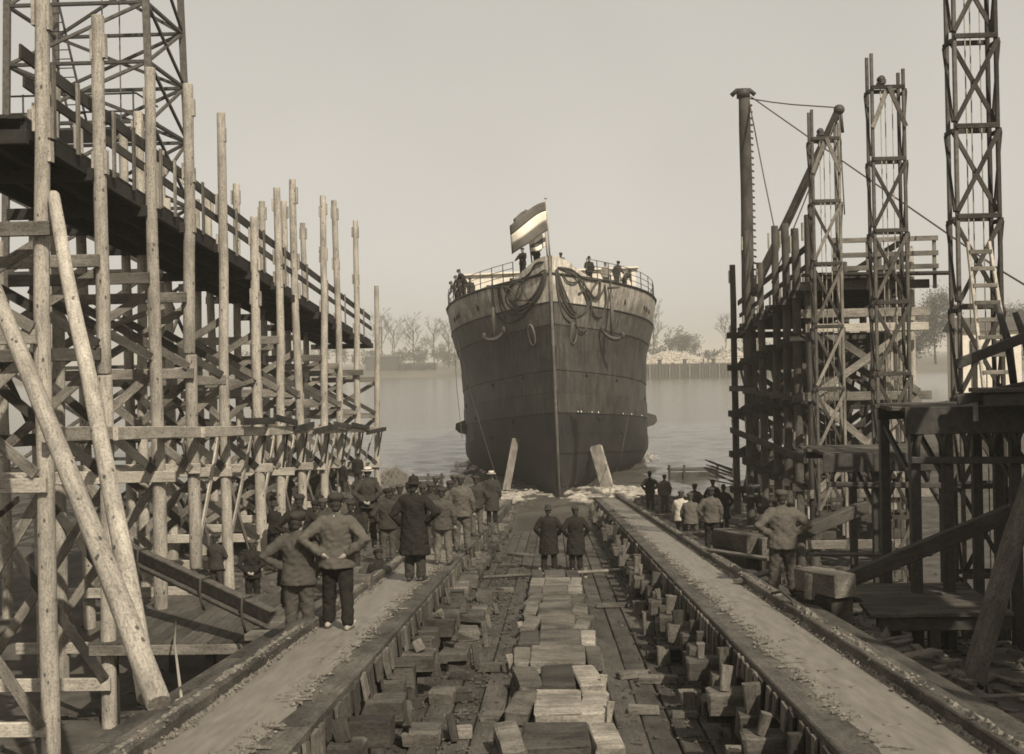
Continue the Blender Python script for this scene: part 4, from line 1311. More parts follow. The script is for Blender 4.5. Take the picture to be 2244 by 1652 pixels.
# stem bar, moulding at the colour change, deck edge, bulwark at the bow
m = MB(); m.tube([(0, -.02, -.1), (0, -.04, 3), (0, -.04, 8), (0, -.04, DECK + .95)], .085, 8); m.build('stem_bar', 'hull_mid', ship, SM)
for z, mt, r_ in ((10.6, 'hull_bottom', .05), (DECK, 'hull_bottom', .07)):
    for sd_ in (-1, 1):
        m = MB(); m.tube([(sd_ * (hb(s, z) + .04), s, z) for s in ST[:20]], r_, 6); m.build('moulding', mt, ship, SM)
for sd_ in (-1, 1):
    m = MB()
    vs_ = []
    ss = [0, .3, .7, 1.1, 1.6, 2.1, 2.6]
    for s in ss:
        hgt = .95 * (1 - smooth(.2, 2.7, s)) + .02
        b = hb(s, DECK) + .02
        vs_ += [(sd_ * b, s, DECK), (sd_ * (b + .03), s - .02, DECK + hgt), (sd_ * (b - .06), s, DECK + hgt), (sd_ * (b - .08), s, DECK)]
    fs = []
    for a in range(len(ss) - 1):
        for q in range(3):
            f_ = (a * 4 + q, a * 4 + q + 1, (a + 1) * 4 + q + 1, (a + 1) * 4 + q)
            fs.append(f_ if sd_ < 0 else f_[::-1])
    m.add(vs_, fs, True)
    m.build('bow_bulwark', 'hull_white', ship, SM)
    # railing
    rs_ = [2.4, 3.2, 4.2, 5.4, 6.8, 8.4, 10.2, 12.2, 14.4, 16.8, 19.4, 22.2, 25.2, 28.4]
    for s in rs_:
        x = sd_ * (hb(s, DECK) - .08)
        m = MB(); m.tube([(x, s, DECK), (x, s, DECK + 1.12)], .028, 5); m.build('stanchion', 'steel_dark', ship, SM)
    for hh in (.4, .75, 1.1):
        m = MB(); m.tube([(sd_ * (hb(s, DECK) - .08), s, DECK + hh) for s in rs_], .02, 5); m.build('rail', 'steel_dark', ship, SM)
    # small ports and scuppers
    for s, z in ((4.3, 11.3), (6.0, 11.2), (9.2, 11.2), (9.8, 11.15), (10.6, 11.1)):
        m = MB(); x = sd_ * (hb(s, z) + .03)
        m.ell((x, s, z), (.05, .08, .2), 8, 6); m.build('scupper', 'hull_bottom', ship, SM)
    for s, z in ((3.2, 6.8), (7.5, 6.7), (12, 4.9), (14, 7.1), (5.2, 4.4), (9.6, 3.6), (16, 5.9)):
        m = MB(); x = sd_ * (hb(s, z) + .03)
        m.ell((x, s, z), (.06, .12, .13), 8, 6); m.build('hull_fitting', 'hull_bottom', ship, SM)
    # hawse pipe ring
    z, s = 9.0, 1.55
    c = Vector((sd_ * (hb(s, z) + .06), s, z))
    nrm = Vector((sd_ * 1, -.75, -.15)).normalized()
    e1 = Vector((0, .12, 1)).cross(nrm).normalized(); e2 = nrm.cross(e1)
    m = MB()
    m.tube([c + e1 * .27 * math.cos(a) + e2 * .58 * math.sin(a) for a in [2 * math.pi * q / 20 for q in range(21)]], .07, 8, caps=False)
    m.build('hawse_ring', 'hull_mid', ship, SM)
    m = MB(); m.tube([c - nrm * .05, c + nrm * .03], [.3, .28], 14); m.v = [tuple(Vector(v_) + e2 * (Vector(v_) - c).dot(e2) * .8) for v_ in m.v]; m.build('hawse_hole', 'leather', ship, SM)
    # fender block on the side, launching poppet and its strut under the bow
    s, z = 18.5, 4.6
    x = sd_ * (hb(s, z) + .3)
    m = MB(); m.rings([[Vector((x + sd_ * dx, s + dy, z + dz)) for dx, dz in ((-.45, .45), (.3, .2), (.35, -.2), (.1, -.45), (-.45, -.6))] for dy in (-.6, .6)], False)
    m.build('side_fender', 'board_wood_dark', ship, SM)
for k_, s in enumerate((2.2, 2.6, 4.0, 4.9, 9.0, 10.8, 14.2)):        # flecks of light along the boot-top line, put on as pale patches
    z = 4.72
    x = hb(s, z) + .03
    m = MB(); m.ell((x, s, z), (.04, .10 + .05 * (k_ % 3), .05 + .02 * (k_ % 2)), 8, 6); m.build('light_fleck', 'light_fleck_pale', ship, SM)
# deck houses, bitts, winch
m = MB(); m.box((0, 33, DECK + 2.3), (13.6, 7, 4.6)); hs = m.build('bridge_house', 'white_paint', ship, SM)
m = MB(); m.box((0, 33, DECK + 4.68), (14.0, 7.6, .14)); m.build('roof', 'white_paint', hs, SM)
for X in (-4.4, -2.9, -1.3, 1.3, 2.9, 4.4):
    m = MB(); m.box((X, 29.48, DECK + 3.5), (.55, .06, .6)); m.build('window', 'steel_dark', hs, SM)
for X, s in ((-3.4, 7.4), (3.4, 7.4), (-4.7, 11), (4.7, 11), (5.2, 13.6), (-1.9, 5)):
    m = MB()
    for dx in (-.28, .28):
        m.tube([(X + dx, s, DECK - .05), (X + dx, s, DECK + .5)], .15, 10); m.tube([(X + dx, s, DECK + .46), (X + dx, s, DECK + .56)], .19, 10)
    m.box((X, s, DECK + .03), (1.0, .5, .08))
    m.build('mooring_bitt', 'steel_brown', ship, SM)
m = MB()
m.tube([(-1.2, 8.6, DECK + .6), (1.2, 8.6, DECK + .6)], .42, 14); m.box((-.9, 8.6, DECK + .3), (.2, 1, .7)); m.box((.9, 8.6, DECK + .3), (.2, 1, .7)); m.tube([(-1.7, 8.6, DECK + .6), (1.7, 8.6, DECK + .6)], .22, 10)
m.build('windlass', 'steel_brown', ship, SM)
# launching poppets standing under the bow
for x0, y0, x1, y1, D, wd, lab in ((1131, 962, 1110, 1075, 70, .34, 'dark poppet strut under the left side of the bow'), (1303, 978, 1330, 1072, 70, .66, 'pale broad poppet strut under the right side of the bow')):
    pt = thing('launching_poppet', lab, 'poppet strut', at(x1, y1, D - 1.0))
    pa, pb = at(x1, y1, D - 4.2), at(x0, y0, D - 2.2)
    plank('strut_board', pa, pb, wd, .16, 'block_wood_pale', pt, up=(0, -1, .1))
    plank('edge_board', pa + Vector((.36 if x0 > 1200 else -.2, -.02, 0)), pb + Vector((.36 if x0 > 1200 else -.2, -.02, 0)), .1, .22, 'chalk_wood' if x0 > 1200 else 'block_wood_pale', pt, up=(0, -1, .1))

def sw(x, y, z): return SM @ Vector((x, y, z))
# anchors hanging at both bows
for sd_, xs_, yt, yb, D, lab in ((-1, 1078, 640, 742, 67.5, 'big anchor hanging at the left bow of the ship'), (1, 1338, 640, 740, 67.8, 'big anchor hanging at the right bow of the ship')):
    p0, p1 = at(xs_, yt, D), at(xs_ + 4, yb, D)
    s0 = p1.y
    an = thing('anchor', lab, 'anchor', p1, 'anchors at the bow')
    m = MB(); m.tube([p0, p1], [.09, .13], 8); m.build('shank', 'steel_brown', an)
    m = MB()
    w_ = .72
    tilt = .35 * sd_
    pts = [p1 + Vector((w_ * math.sin(a), -.12, .75 - .8 * math.cos(a) - tilt * .6 * math.sin(a))) for a in [-1.15 + 2.3 * q / 10 for q in range(11)]]
    m.tube(pts, [.04, .07, .09, .11, .13, .14, .13, .11, .09, .07, .04], 8)
    m.build('arms', 'leather', an)
    for e_ in (pts[1], pts[-2]):
        m = MB(); m.ell(e_ + Vector((0, -.05, .05)), (.14, .08, .22), 8, 6); m.build('fluke', 'steel_dark', an)
    m = MB(); m.tube([p0 + Vector((-.45, .3, .25)), p0 + Vector((.45, -.3, .25))], .07, 7); m.build('stock', 'steel_brown', an)
    m = MB(); m.tube([p0, p0 + Vector((0, .05, .3)), p0 + Vector((0, .3, 1.0))], .05, 6); m.build('hanger_chain', 'steel_dark', an)
# coils and loops of mooring rope draped over the bow
def on_hull(px, py, off=.12):                       # nearest point on the bow skin under a picture point
    d = ray(px, py)
    inv = SM.inverted()
    o_, q_ = inv @ CAM, (inv.to_3x3() @ d)
    best = None
    tt = 58.0
    while tt < 100:
        p = o_ + q_ * tt
        if p.y > -.2 and abs(p.x) < hb(max(0, p.y), p.z) + off:
            best = p; break
        tt += .05
    if best is None: best = o_ + q_ * 68
    return SM @ best
def Zm(zx, zy): return ((1650 + zx / 2.244) / 1.7803, (700 + zy / 2.244) / 1.7803)
ropesL = [[(1075, 790), (1020, 940), (900, 1090), (790, 1100), (740, 1000), (800, 900)], [(1065, 800), (1050, 900), (980, 1030), (900, 1150), (830, 1170)], [(700, 940), (760, 1050), (840, 1040), (860, 940), (800, 900)], [(1060, 810), (1000, 960), (880, 1120), (760, 1180), (690, 1080), (660, 960)], [(1070, 800), (1030, 960), (930, 1100), (800, 1140), (720, 1060), (760, 930), (860, 880)],
          [(1060, 830), (980, 1000), (900, 1060), (820, 1030), (760, 960), (700, 950)], [(1080, 830), (1040, 980), (960, 1080)], [(1050, 720), (980, 740), (920, 830), (800, 900), (660, 920)],
          [(1060, 790), (1000, 830), (900, 870), (830, 960), (790, 1120)], [(600, 1080), (650, 1200), (740, 1255), (860, 1200), (960, 1080)], [(650, 920), (670, 1100), (720, 1220)], [(870, 880), (880, 980), (940, 1080), (1010, 1010), (1070, 840)]]
ropesR = [[(1170, 800), (1215, 980), (1290, 1150), (1380, 1180), (1440, 1090), (1400, 970)], [(1165, 790), (1200, 900), (1250, 1080), (1320, 1170)], [(1400, 880), (1450, 1000), (1530, 1040), (1580, 960)], [(1160, 790), (1190, 960), (1260, 1120), (1330, 1190), (1420, 1160), (1460, 1060), (1440, 960), (1360, 1000)], [(1170, 780), (1230, 960), (1300, 1120), (1350, 1180)],
          [(1180, 770), (1260, 800), (1360, 870), (1440, 960), (1500, 1030), (1540, 980), (1550, 880)], [(1160, 800), (1180, 1000), (1220, 1180), (1290, 1250)], [(1190, 770), (1300, 790), (1400, 860), (1530, 880)],
          [(1350, 1160), (1340, 1280), (1400, 1330), (1460, 1240), (1470, 1080), (1440, 1000)], [(1160, 820), (1200, 1060), (1300, 1200), (1400, 1180)], [(1540, 880), (1480, 960), (1470, 1080), (1500, 1190), (1560, 1190), (1600, 1080), (1590, 920)], [(1220, 820), (1260, 890), (1330, 900), (1370, 860)], [(1360, 880), (1400, 960), (1480, 1030), (1540, 1010), (1550, 900)]]
for lst, lab in ((ropesL, 'tangle of dark mooring ropes draped over the left bow'), (ropesR, 'tangle of dark mooring ropes draped over the right bow')):
    p = on_hull(*Zm(*lst[0][0]))
    rt = thing('rope_tangle', lab, 'ropes', p)
    for r_i, ln in enumerate(lst):
        pts = [on_hull(*Zm(*q), off=.12 + .03 * (r_i % 3)) for q in ln]
        fine = []
        for a in range(len(pts) - 1):
            P0, P1, P2, P3 = pts[max(a - 1, 0)], pts[a], pts[a + 1], pts[min(a + 2, len(pts) - 1)]
            for b in range(5):
                t_ = b / 5
                fine.append(.5 * ((2 * P1) + (P2 - P0) * t_ + (2 * P0 - 5 * P1 + 4 * P2 - P3) * t_ ** 2 + (3 * P1 - P0 - 3 * P2 + P3) * t_ ** 3))
        fine.append(pts[-1])
        m = MB(); m.tube(fine, .05, 6); m.build('rope', 'rope', rt)
# slack lines from the bow down to the water
for ln, lab in (([(1002, 745), (1012, 800), (1060, 960), (1097, 1078)], 'long slack line from the left bow down to the splash'), ([(1397, 745), (1388, 850), (1360, 1000), (1334, 1082)], 'long slack line from the right bow down to the splash'),
                ([(992, 690), (1000, 850), (1012, 960)], 'short line hanging at the left side of the hull')):
    m = MB(); m.tube([at(x, y, 66.5 - .02 * (y - 745)) if y > 900 else at(x, y, 72 if lab[0] == 'l' else 80) for x, y in ln], .016, 5)
    tag(m.build('mooring_line', 'rope'), lab, 'rope')
# flags
def flag(label, staff_px, D, top, bot, w_, drop, curl, stripes, fh):
    p0, p1 = at(*staff_px[0], D), at(*staff_px[1], D)
    t = thing('ship_flag', label, 'flag', p0)
    m = MB(); m.tube([p0, p1], [.05, .035], 7); m.ell(p1, (.1, .1, .05)); m.build('staff', 'board_wood_pale', t)
    hgt = (p1 - p0).length
    ax = (p1 - p0).normalized()
    n = len(stripes)
    for k_, mt in enumerate(stripes):
        m = MB()
        vs_ = []
        N, Mv = 16, 4
        for i_ in range(N + 1):
            u = i_ / N
            for j_ in range(Mv + 1):
                v = (k_ + j_ / Mv) / n
                base = p1 - ax * (top + fh * v)
                x = -w_ * u
                y = curl * math.sin(u * 6 + v * 1.2) * u
                z = -drop * u ** 1.3 + .08 * math.sin(u * 5 + v * 2)
                vs_.append(tuple(base + Vector((x, y, z))))
        fs = [(a * (Mv + 1) + b, a * (Mv + 1) + b + 1, (a + 1) * (Mv + 1) + b + 1, (a + 1) * (Mv + 1) + b) for a in range(N) for b in range(Mv)]
        m.add(vs_, fs, True)
        o = m.build('stripe', mt, t)
        md = o.modifiers.new('cloth', 'SOLIDIFY'); md.thickness = .012
    return t
flag('large three-striped flag flying from the staff at the stem', ((1204, 562), (1195, 434)), 64.6, .2, 0, 2.0, 1.2, .28, ('flag_red', 'flag_white', 'flag_blue'), 1.65)
flag('small curling striped flag on the left staff', ((1168, 604), (1152, 460)), 66.0, .08, 0, .72, .35, .3, ('flag_red', 'flag_white', 'flag_red'), 1.3)
flag('small fluttering flag with white field low on the stem staff', ((1199, 566), (1194, 500)), 65.2, .35, 0, .85, .25, .25, ('flag_white', 'flag_blue', 'flag_white'), .7)
# white water thrown up round the bow
def foam(label, cx_, cy_, rx, ry, hgt, seed, thr=-.05):
    m = MB()
    N = 70
    idx = {}
    vs_, fs, fr_ = [], [], []
    def val(i_, j_):
        x, y = (i_ / N * 2 - 1), (j_ / N * 2 - 1)
        f_ = noise.noise(Vector((x * 3 + seed, y * 3, seed))) * .7 + noise.noise(Vector((x * 9 + seed, y * 9, seed))) * .45
        return f_ + .45 * (1 - (x * x + y * y) * 1.5), x, y
    for i_ in range(N + 1):
        for j_ in range(N + 1):
            v, x, y = val(i_, j_)
            if v > thr and x * x + y * y < 1:
                idx[(i_, j_)] = len(vs_)
                fr_.append(max(0.0, min(1.0, (v - thr) * 1.1)))
                vs_.append((cx_ + x * rx, cy_ + y * ry, .03 + max(0, v) * hgt + .05 * abs(noise.noise(Vector((x * 20, y * 20, seed))))))
    for (i_, j_) in idx:
        q = [(i_, j_), (i_ + 1, j_), (i_ + 1, j_ + 1), (i_, j_ + 1)]
        if all(a in idx for a in q): fs.append(tuple(idx[a] for a in q))
    m.add(vs_, fs, True)
    g = random.Random(seed)
    for q in range(260):
        a, r_ = g.uniform(0, 6.28), g.random() ** .6
        m.chunk((cx_ + r_ * rx * .8 * math.cos(a), cy_ + r_ * ry * .8 * math.sin(a), abs(g.gauss(0, hgt * .6)) + .05), g.uniform(.006, .022), g)
    o = tag(m.build('splash', 'foam'), label, 'splash', kind='stuff')
    at_ = o.data.attributes.new('froth', 'FLOAT', 'POINT')
    at_.data.foreach_set('value', fr_ + [.8] * (len(m.v) - len(fr_)))
pL, pR = atz(1105, 1090, 0), atz(1335, 1085, 0)
foam('white splash at the left way end', pL.x, pL.y, 2.8, 4.0, .3, 3, -.12)
foam('white splash at the right way end', pR.x, pR.y, 3.6, 4.4, .4, 8, -.15)
foam('white splash at the right flank of the hull', atz(1405, 1005, 0).x, atz(1405, 1005, 0).y + 2, 1.4, 7, .25, 12, 0)
foam('white splash at the left flank of the hull', atz(1035, 1022, 0).x, atz(1035, 1022, 0).y, 2.2, 8, .22, 15, .05)

# ------------------------------------------------------------------ people
REM = []                                            # meshes waiting to be fused into one skin
ARMS = {  # elbow, wrist, for the right side (x is mirrored)
    'down': ((.27, -.03, 1.15), (.27, .05, .90)), 'hips': ((.44, -.13, 1.19), (.215, -.03, 1.03)), 'hipsback': ((.43, -.16, 1.18), (.17, -.15, 1.0)),
    'behind': ((.31, -.14, 1.16), (.075, -.19, .97)), 'pocket': ((.36, -.07, 1.15), (.22, .07, .95)), 'front': ((.28, .05, 1.16), (.10, .27, 1.10)),
    'rail': ((.27, .14, 1.18), (.24, .40, 1.05)), 'knee': ((.26, .12, 1.12), (.18, .32, .92)), 'up': ((.33, .10, 1.62), (.28, .18, 1.88))}
def person(label, loc, h=1.74, yaw=0.0, arms=('down', 'down'), coat='jacket', top='grey', legs='charcoal', hat='cap', hatm='charcoal', lean=0.0, sit=False, stance=.11, shoes='leather', turn=0.0, fine=True, stride=0.0, bulk=1.0):
    loc = Vector(loc)
    k_ = h / 1.75
    piv = Vector((0, 0, .93))
    drop = -.46 if sit else 0
    Lm = Matrix.Rotation(-lean, 3, 'X')
    def U(p):                                       # upper body: bend at the hips
        p = Vector(p)
        return piv + Lm @ (p - piv) + Vector((0, 0, drop))
    def ring(z, rx, ry, y=0.0, n=16):
        return [U((rx * math.cos(2 * math.pi * i_ / n), y + ry * math.sin(2 * math.pi * i_ / n), z)) for i_ in range(n)]
    Tn = Matrix.Rotation(turn, 3, 'Z')
    def Hd(p): return U(Vector((0, .01, 1.55)) + Tn @ (Vector(p) - Vector((0, 0, 1.55))))
    body = MB()
    body.rings([ring(.86, .145, .10), ring(.94, .165, .115), ring(1.06, .145, .10), ring(1.2, .165, .115, .005), ring(1.34, .185, .12), ring(1.42, .17, .095), ring(1.47, .09, .07), ring(1.5, .06, .06)])
    body.limb([U((0, 0, 1.44)), U((0, .015, 1.54))], [.062, .056])
    LmT = Lm @ Tn
    body.ell(Hd((0, .015, 1.645)), (.078, .098, .112), 14, 10, LmT)
    body.ell(Hd((0, .05, 1.575)), (.055, .06, .05), 10, 8, LmT)                      # jaw and chin
    body.ell(Hd((0, .115, 1.625)), (.014, .026, .032), 8, 6, LmT)                    # nose
    body.ell(Hd((0, .10, 1.575)), (.028, .014, .010), 8, 6, LmT)                     # mouth
    for sx in (-1, 1):
        body.ell(Hd((sx * .08, .005, 1.63)), (.012, .024, .034), 8, 6, LmT)          # ears
        body.ell(Hd((sx * .034, .095, 1.66)), (.020, .014, .010), 8, 6, LmT)         # brow over the eye
    jac = MB(); tro = MB(); sho = MB()
    n = 16
    long_ = coat == 'overcoat'
    b = 1.13 * bulk
    prof = [(1.535, .066, .068), (1.50, .075, .075), (1.455, .15 * b, .095), (1.41, .20 * b, .125 * b), (1.33, .205 * b, .145 * b), (1.2, .19 * b, .14 * b), (1.07, .178 * b, .13 * b), (.96, .195 * b, .145 * b)]
    if coat == 'vest': prof += [(.90, .19 * b, .14 * b)]
    elif long_: prof += [(.85, .205 * b, .155 * b), (.7, .215 * b, .17 * b), (.55, .225 * b, .18 * b), (.46, .235 * b, .19 * b)]
    else: prof += [(.88, .205 * b, .155 * b), (.80, .21 * b, .16 * b)]
    def UJ(z, rx, ry):
        if z < .93 and long_ and not sit:            # skirts hang straight down
            return [Vector((rx * math.cos(2 * math.pi * i_ / n), ry * math.sin(2 * math.pi * i_ / n), z)) for i_ in range(n)]
        return ring(z, rx, ry, 0, n)
    jac.rings([UJ(*p) for p in prof])
    for sx, am in ((-1, arms[0]), (1, arms[1])):
        e_, w_ = ARMS[am]
        S0 = U((sx * .185, 0, 1.40)); E = U((sx * e_[0], e_[1], e_[2])); Wr = U((sx * w_[0], w_[1], w_[2]))
        body.limb([S0, E, Wr], [.052, .043, .031])
        jac.limb([S0 + Vector((-sx * .02, 0, 0)), S0.lerp(E, .5), E, E.lerp(Wr, .5), E.lerp(Wr, .9)], [.088 * bulk, .079 * bulk, .072 * bulk, .064 * bulk, .056 * bulk])
        # hand: palm, four fingers of different length, thumb
        d = (Wr - E).normalized()
        side = d.cross(Vector((sx * .3, .2, 1))).normalized()
        nn = side.cross(d).normalized()
        pc = Wr + d * .05
        body.limb([Wr, pc, Wr + d * .085], [.030, .036, .034], 8)
        if fine:
            for q, L_ in enumerate((.072, .082, .078, .06)):
                f0 = Wr + d * .08 + side * (.027 - .018 * q)
                cur = nn * (.022 if am in ('hips', 'hipsback', 'behind') else .012)
                body.limb([f0, f0 + d * L_ * .5 + cur * .4, f0 + d * L_ * .9 + cur * 1.5], [.0105, .0098, .0085], 6)
            t0 = Wr + d * .03 + side * .03
            body.limb([t0, t0 + d * .035 + side * .025, t0 + d * .065 + side * .03 + nn * .012], [.013, .0115, .0095], 6)
    for sx in (-1, 1):
        if sit:
            hip, kn, an = Vector((sx * .1, 0, .47)), Vector((sx * (.12 + stance * .4), .42, .50)), Vector((sx * (.12 + stance * .4), .44, .08))
        else:
            st = stride * sx
            hip, an = Vector((sx * .095, 0, .90)), Vector((sx * stance, st, .08))
            kn = hip.lerp(an, .5) + Vector((0, .025, 0))
        body.limb([hip, kn, an], [.083, .056, .040])
        tro.limb([hip + Vector((0, 0, .06 if not sit else 0)), hip.lerp(kn, .5), kn, kn.lerp(an, .5), an + Vector((0, 0, .035))], [.112 * bulk, .101 * bulk, .087 * bulk, .082 * bulk, .083 * bulk])
        foot = Vector((sx * .035, .19, 0))
        body.limb([an - Vector((0, .03, .02)), an + foot * .9 - Vector((0, 0, .04))], [.042, .034], 8)
        fr = [an + Vector((0, -.075, -.045)), an + Vector((0, .0, -.035)), an + foot * .7 + Vector((0, 0, -.04)), an + foot * 1.08 + Vector((0, 0, -.048 if shoes != 'clog' else -.02))]
        sho.limb(fr, [.038, .047, .046, .036 if shoes != 'clog' else .03], 8)
    if not sit:
        tro.rings([[Vector((rx * math.cos(2 * math.pi * i_ / n), ry * math.sin(2 * math.pi * i_ / n), z)) for i_ in range(n)] for z, rx, ry in ((.78, .12, .08), (.84, .185 * bulk, .13 * bulk), (.94, .19 * bulk, .135 * bulk), (1.06, .175, .125))])
    else:
        tro.rings([ring(z, rx, ry, 0, n) for z, rx, ry in ((.86, .16, .12), (.94, .19, .14), (1.04, .17, .125))])
    M0 = Matrix.Translation(loc) @ Matrix.Rotation(yaw, 4, 'Z') @ Matrix.Scale(k_, 4)
    o = body.build('person', 'skin', None, M0, label, 'person')
    REM.append((o, .013 if fine else .02, 0, 2))
    j = jac.build('jacket' if not long_ else 'overcoat', 'cloth_' + top, o, M0); REM.append((j, .018 if fine else .028, .02, 3))
    if coat == 'vest':
        pass
    tr = tro.build('trousers', 'cloth_' + legs, o, M0); REM.append((tr, .018 if fine else .028, .02, 3))
    sh = sho.build('shoes', shoes, o, M0); REM.append((sh, .014 if fine else .02, 0, 1))
    hr = MB()
    hr.ell(Hd((0, -.014, 1.65)), (.083, .098, .105), 14, 10, LmT)
    hr.ell(Hd((0, -.045, 1.585)), (.06, .055, .06), 12, 8, LmT)
    hr.build('hair', 'hair', o, M0)
    ht = MB()
    N = 20
    def hring(z, rx, ry, y=0.0): return [Hd((rx * math.cos(2 * math.pi * i_ / N), y + ry * math.sin(2 * math.pi * i_ / N), z)) for i_ in range(N)]
    if hat == 'cap':
        ht.rings([hring(1.655, .088, .104), hring(1.685, .092, .110), hring(1.708, .108, .126, -.006), hring(1.732, .110, .128, -.004), hring(1.757, .095, .112, .004), hring(1.775, .062, .078, .012), hring(1.78, .02, .03, .012)])
        ht.rings([hring(1.675, .075, .07, .085), hring(1.687, .078, .075, .085), hring(1.70, .05, .05, .07)])
    elif hat == 'bowler':
        ht.rings([hring(1.675, .12, .142), hring(1.685, .128, .152), hring(1.692, .12, .142), hring(1.694, .09, .107), hring(1.74, .091, .108), hring(1.785, .082, .098), hring(1.815, .055, .066), hring(1.825, .02, .02)])
    elif hat == 'boater':
        ht.rings([hring(1.685, .15, .165), hring(1.697, .15, .165), hring(1.699, .092, .108), hring(1.775, .09, .106), hring(1.78, .06, .07)])
    elif hat == 'fedora':
        ht.rings([hring(1.672, .14, .165), hring(1.684, .145, .17), hring(1.692, .12, .14), hring(1.695, .092, .108), hring(1.75, .088, .104), hring(1.80, .07, .09), hring(1.812, .03, .05)])
    if hat != 'none':
        hm = 'straw' if hatm == 'straw' else 'cloth_' + hatm
        ho = ht.build('hat', hm, o, M0)
        if hat == 'boater':
            hb_ = MB(); hb_.rings([hring(1.70, .0945, .1105), hring(1.725, .0945, .1105)]); hb_.build('hat_band', 'cloth_black', ho, M0)
    return o

def feet_on_way(x, y, dz=0.0): return onslip(x, y, dz)
# --- on and beside the left way
def W(x, D, z=None, off=0.0):                       # position from picture column and distance; stands on the way unless told
    p = at(x, 1100, D)
    if z is None: zz = zway(D) + off
    elif abs(p.x) < 3.42: zz = zway(D) + .02
    elif abs(p.x) < 4.2: zz = zway(D) - .215
    else: zz = z
    return Vector((p.x, D, zz))
P = person
P('man in grimy overalls with one elbow out, nearest the camera on the left way', W(650, 15.7, None, -.20), 1.74, R(-6), ('hips', 'pocket'), 'jacket', 'grey', 'grey', 'cap', 'charcoal', turn=R(-14), stance=.12, shoes='leather', bulk=1.06)
P('man in light jacket, dark trousers, both hands on hips, on the left way', W(735, 15.6, None, .02), 1.76, R(-4), ('hipsback', 'hipsback'), 'jacket', 'midgrey', 'black', 'cap', 'charcoal', stance=.15, shoes='clog', turn=R(10), bulk=1.08, stride=-.08)
P('man in dark jersey and cap with his arm akimbo behind the nearest pair', W(655, 21.9, 3.22), 1.72, R(8), ('hips', 'hips'), 'jacket', 'black', 'charcoal', 'cap', 'charcoal')
P('man in white straw hat with hands clasped behind his back', W(806, 28.6, 3.05), 1.78, 0, ('behind', 'behind'), 'jacket', 'charcoal', 'charcoal', 'boater', 'straw')
P('man in dark jacket half hidden left of the straw hat', W(768, 25.4, 2.7), 1.70, R(-10), ('down', 'down'), 'jacket', 'black', 'charcoal', 'cap', 'charcoal')
P('man in dark cap looking left beside the straw-hatted man', W(848, 28.0, 2.65), 1.72, R(12), ('pocket', 'hips'), 'jacket', 'charcoal', 'grey', 'cap', 'black', turn=R(30))
P('man in dark cap close behind the bowler-hatted overcoat', W(876, 30.5, 2.65), 1.76, 0, ('down', 'down'), 'jacket', 'charcoal', 'charcoal', 'cap', 'grey')
P('tall man in black overcoat and bowler hat with elbow out on the left way', W(906, 21.4, None, .02), 1.84, R(-8), ('pocket', 'hips'), 'overcoat', 'black', 'charcoal', 'fedora', 'black', stance=.1, bulk=1.05)
P('dark-clad man sitting hunched beside the left way', Vector((-3.62, 24.6, 2.2)), 1.74, R(20), ('knee', 'knee'), 'jacket', 'black', 'black', 'cap', 'black', lean=R(22), sit=True)
P('second dark-clad man crouching in front of the overcoat', Vector((-3.55, 26.4, 2.05)), 1.70, R(-30), ('knee', 'front'), 'jacket', 'black', 'black', 'cap', 'charcoal', lean=R(30), sit=True)
P('youth in grimy jacket and pale trousers on the left way', W(968, 24.6, None, .02), 1.58, R(-6), ('down', 'down'), 'jacket', 'grey', 'drab', 'cap', 'charcoal', stance=.14)
P('dark-clad man between the overcoat and the youth', W(944, 27.0, 2.75), 1.62, 0, ('down', 'down'), 'jacket', 'charcoal', 'grey', 'cap', 'charcoal')
P('man in pale grey jacket standing on the left way behind the youth', W(1010, 28.0, None, .02), 1.78, R(-4), ('down', 'down'), 'jacket', 'midgrey', 'midgrey', 'cap', 'grey', stance=.13)
P('man in dark jacket and pale trousers on the left way next to the boater', W(1043, 33.2, None, .02), 1.66, R(6), ('pocket', 'pocket'), 'jacket', 'charcoal', 'midgrey', 'cap', 'charcoal', fine=False)
P('man in dark overcoat and straw boater at the far end of the left way', W(1077, 38.3, None, .02), 1.72, 0, ('down', 'down'), 'overcoat', 'charcoal', 'black', 'boater', 'straw', fine=False)
P('boy in cap peeping out beside the pale grey jacket', W(986, 29.2, 2.72), 1.62, R(10), ('down', 'down'), 'jacket', 'midgrey', 'midgrey', 'cap', 'charcoal', fine=False)
P('man in black suit with hands clasped behind him beneath the staging', W(549, 29.8, 1.2), 1.74, R(4), ('behind', 'behind'), 'jacket', 'black', 'black', 'cap', 'midgrey')
P('dark man in the shade beneath the staging left of the black suit', W(470, 31.5, 1.15), 1.70, R(-20), ('front', 'front'), 'jacket', 'charcoal', 'charcoal', 'cap', 'charcoal', fine=False)
# crowd farther back under the left staging
crowd = [(512, 41, 2.4, 'drab', 'man in pale cap among the crowd deep under the staging, farthest left'), (548, 43, 1.4, 'charcoal', 'second man from the left in the crowd under the staging'), (586, 45, 1.9, 'black', 'third man from the left in the crowd under the staging'),
         (628, 44, 1.8, 'charcoal', 'fourth man from the left in the crowd under the staging'), (668, 47, 1.8, 'black', 'fifth man from the left in the crowd under the staging'), (690, 48.5, 1.9, 'charcoal', 'sixth man from the left in the crowd under the staging'), (726, 51, 1.5, 'charcoal', 'seventh man from the left in the crowd under the staging'),
         (752, 50, 1.8, 'black', 'eighth man from the left in the crowd under the staging'), (785, 54, 2.1, 'black', 'rightmost man in the crowd under the staging, hands in front')]
t = thing('spectator_bank', 'rough timber stand under the left staging carrying the crowd', 'stand', (-9.8, 48, .5))
for q in range(7):
    plank('plank', (-13.2 + q * .62, 39.5, 1.75), (-12.4 + q * .62, 57, 1.40), .55, .1, 'deck_wood', t)
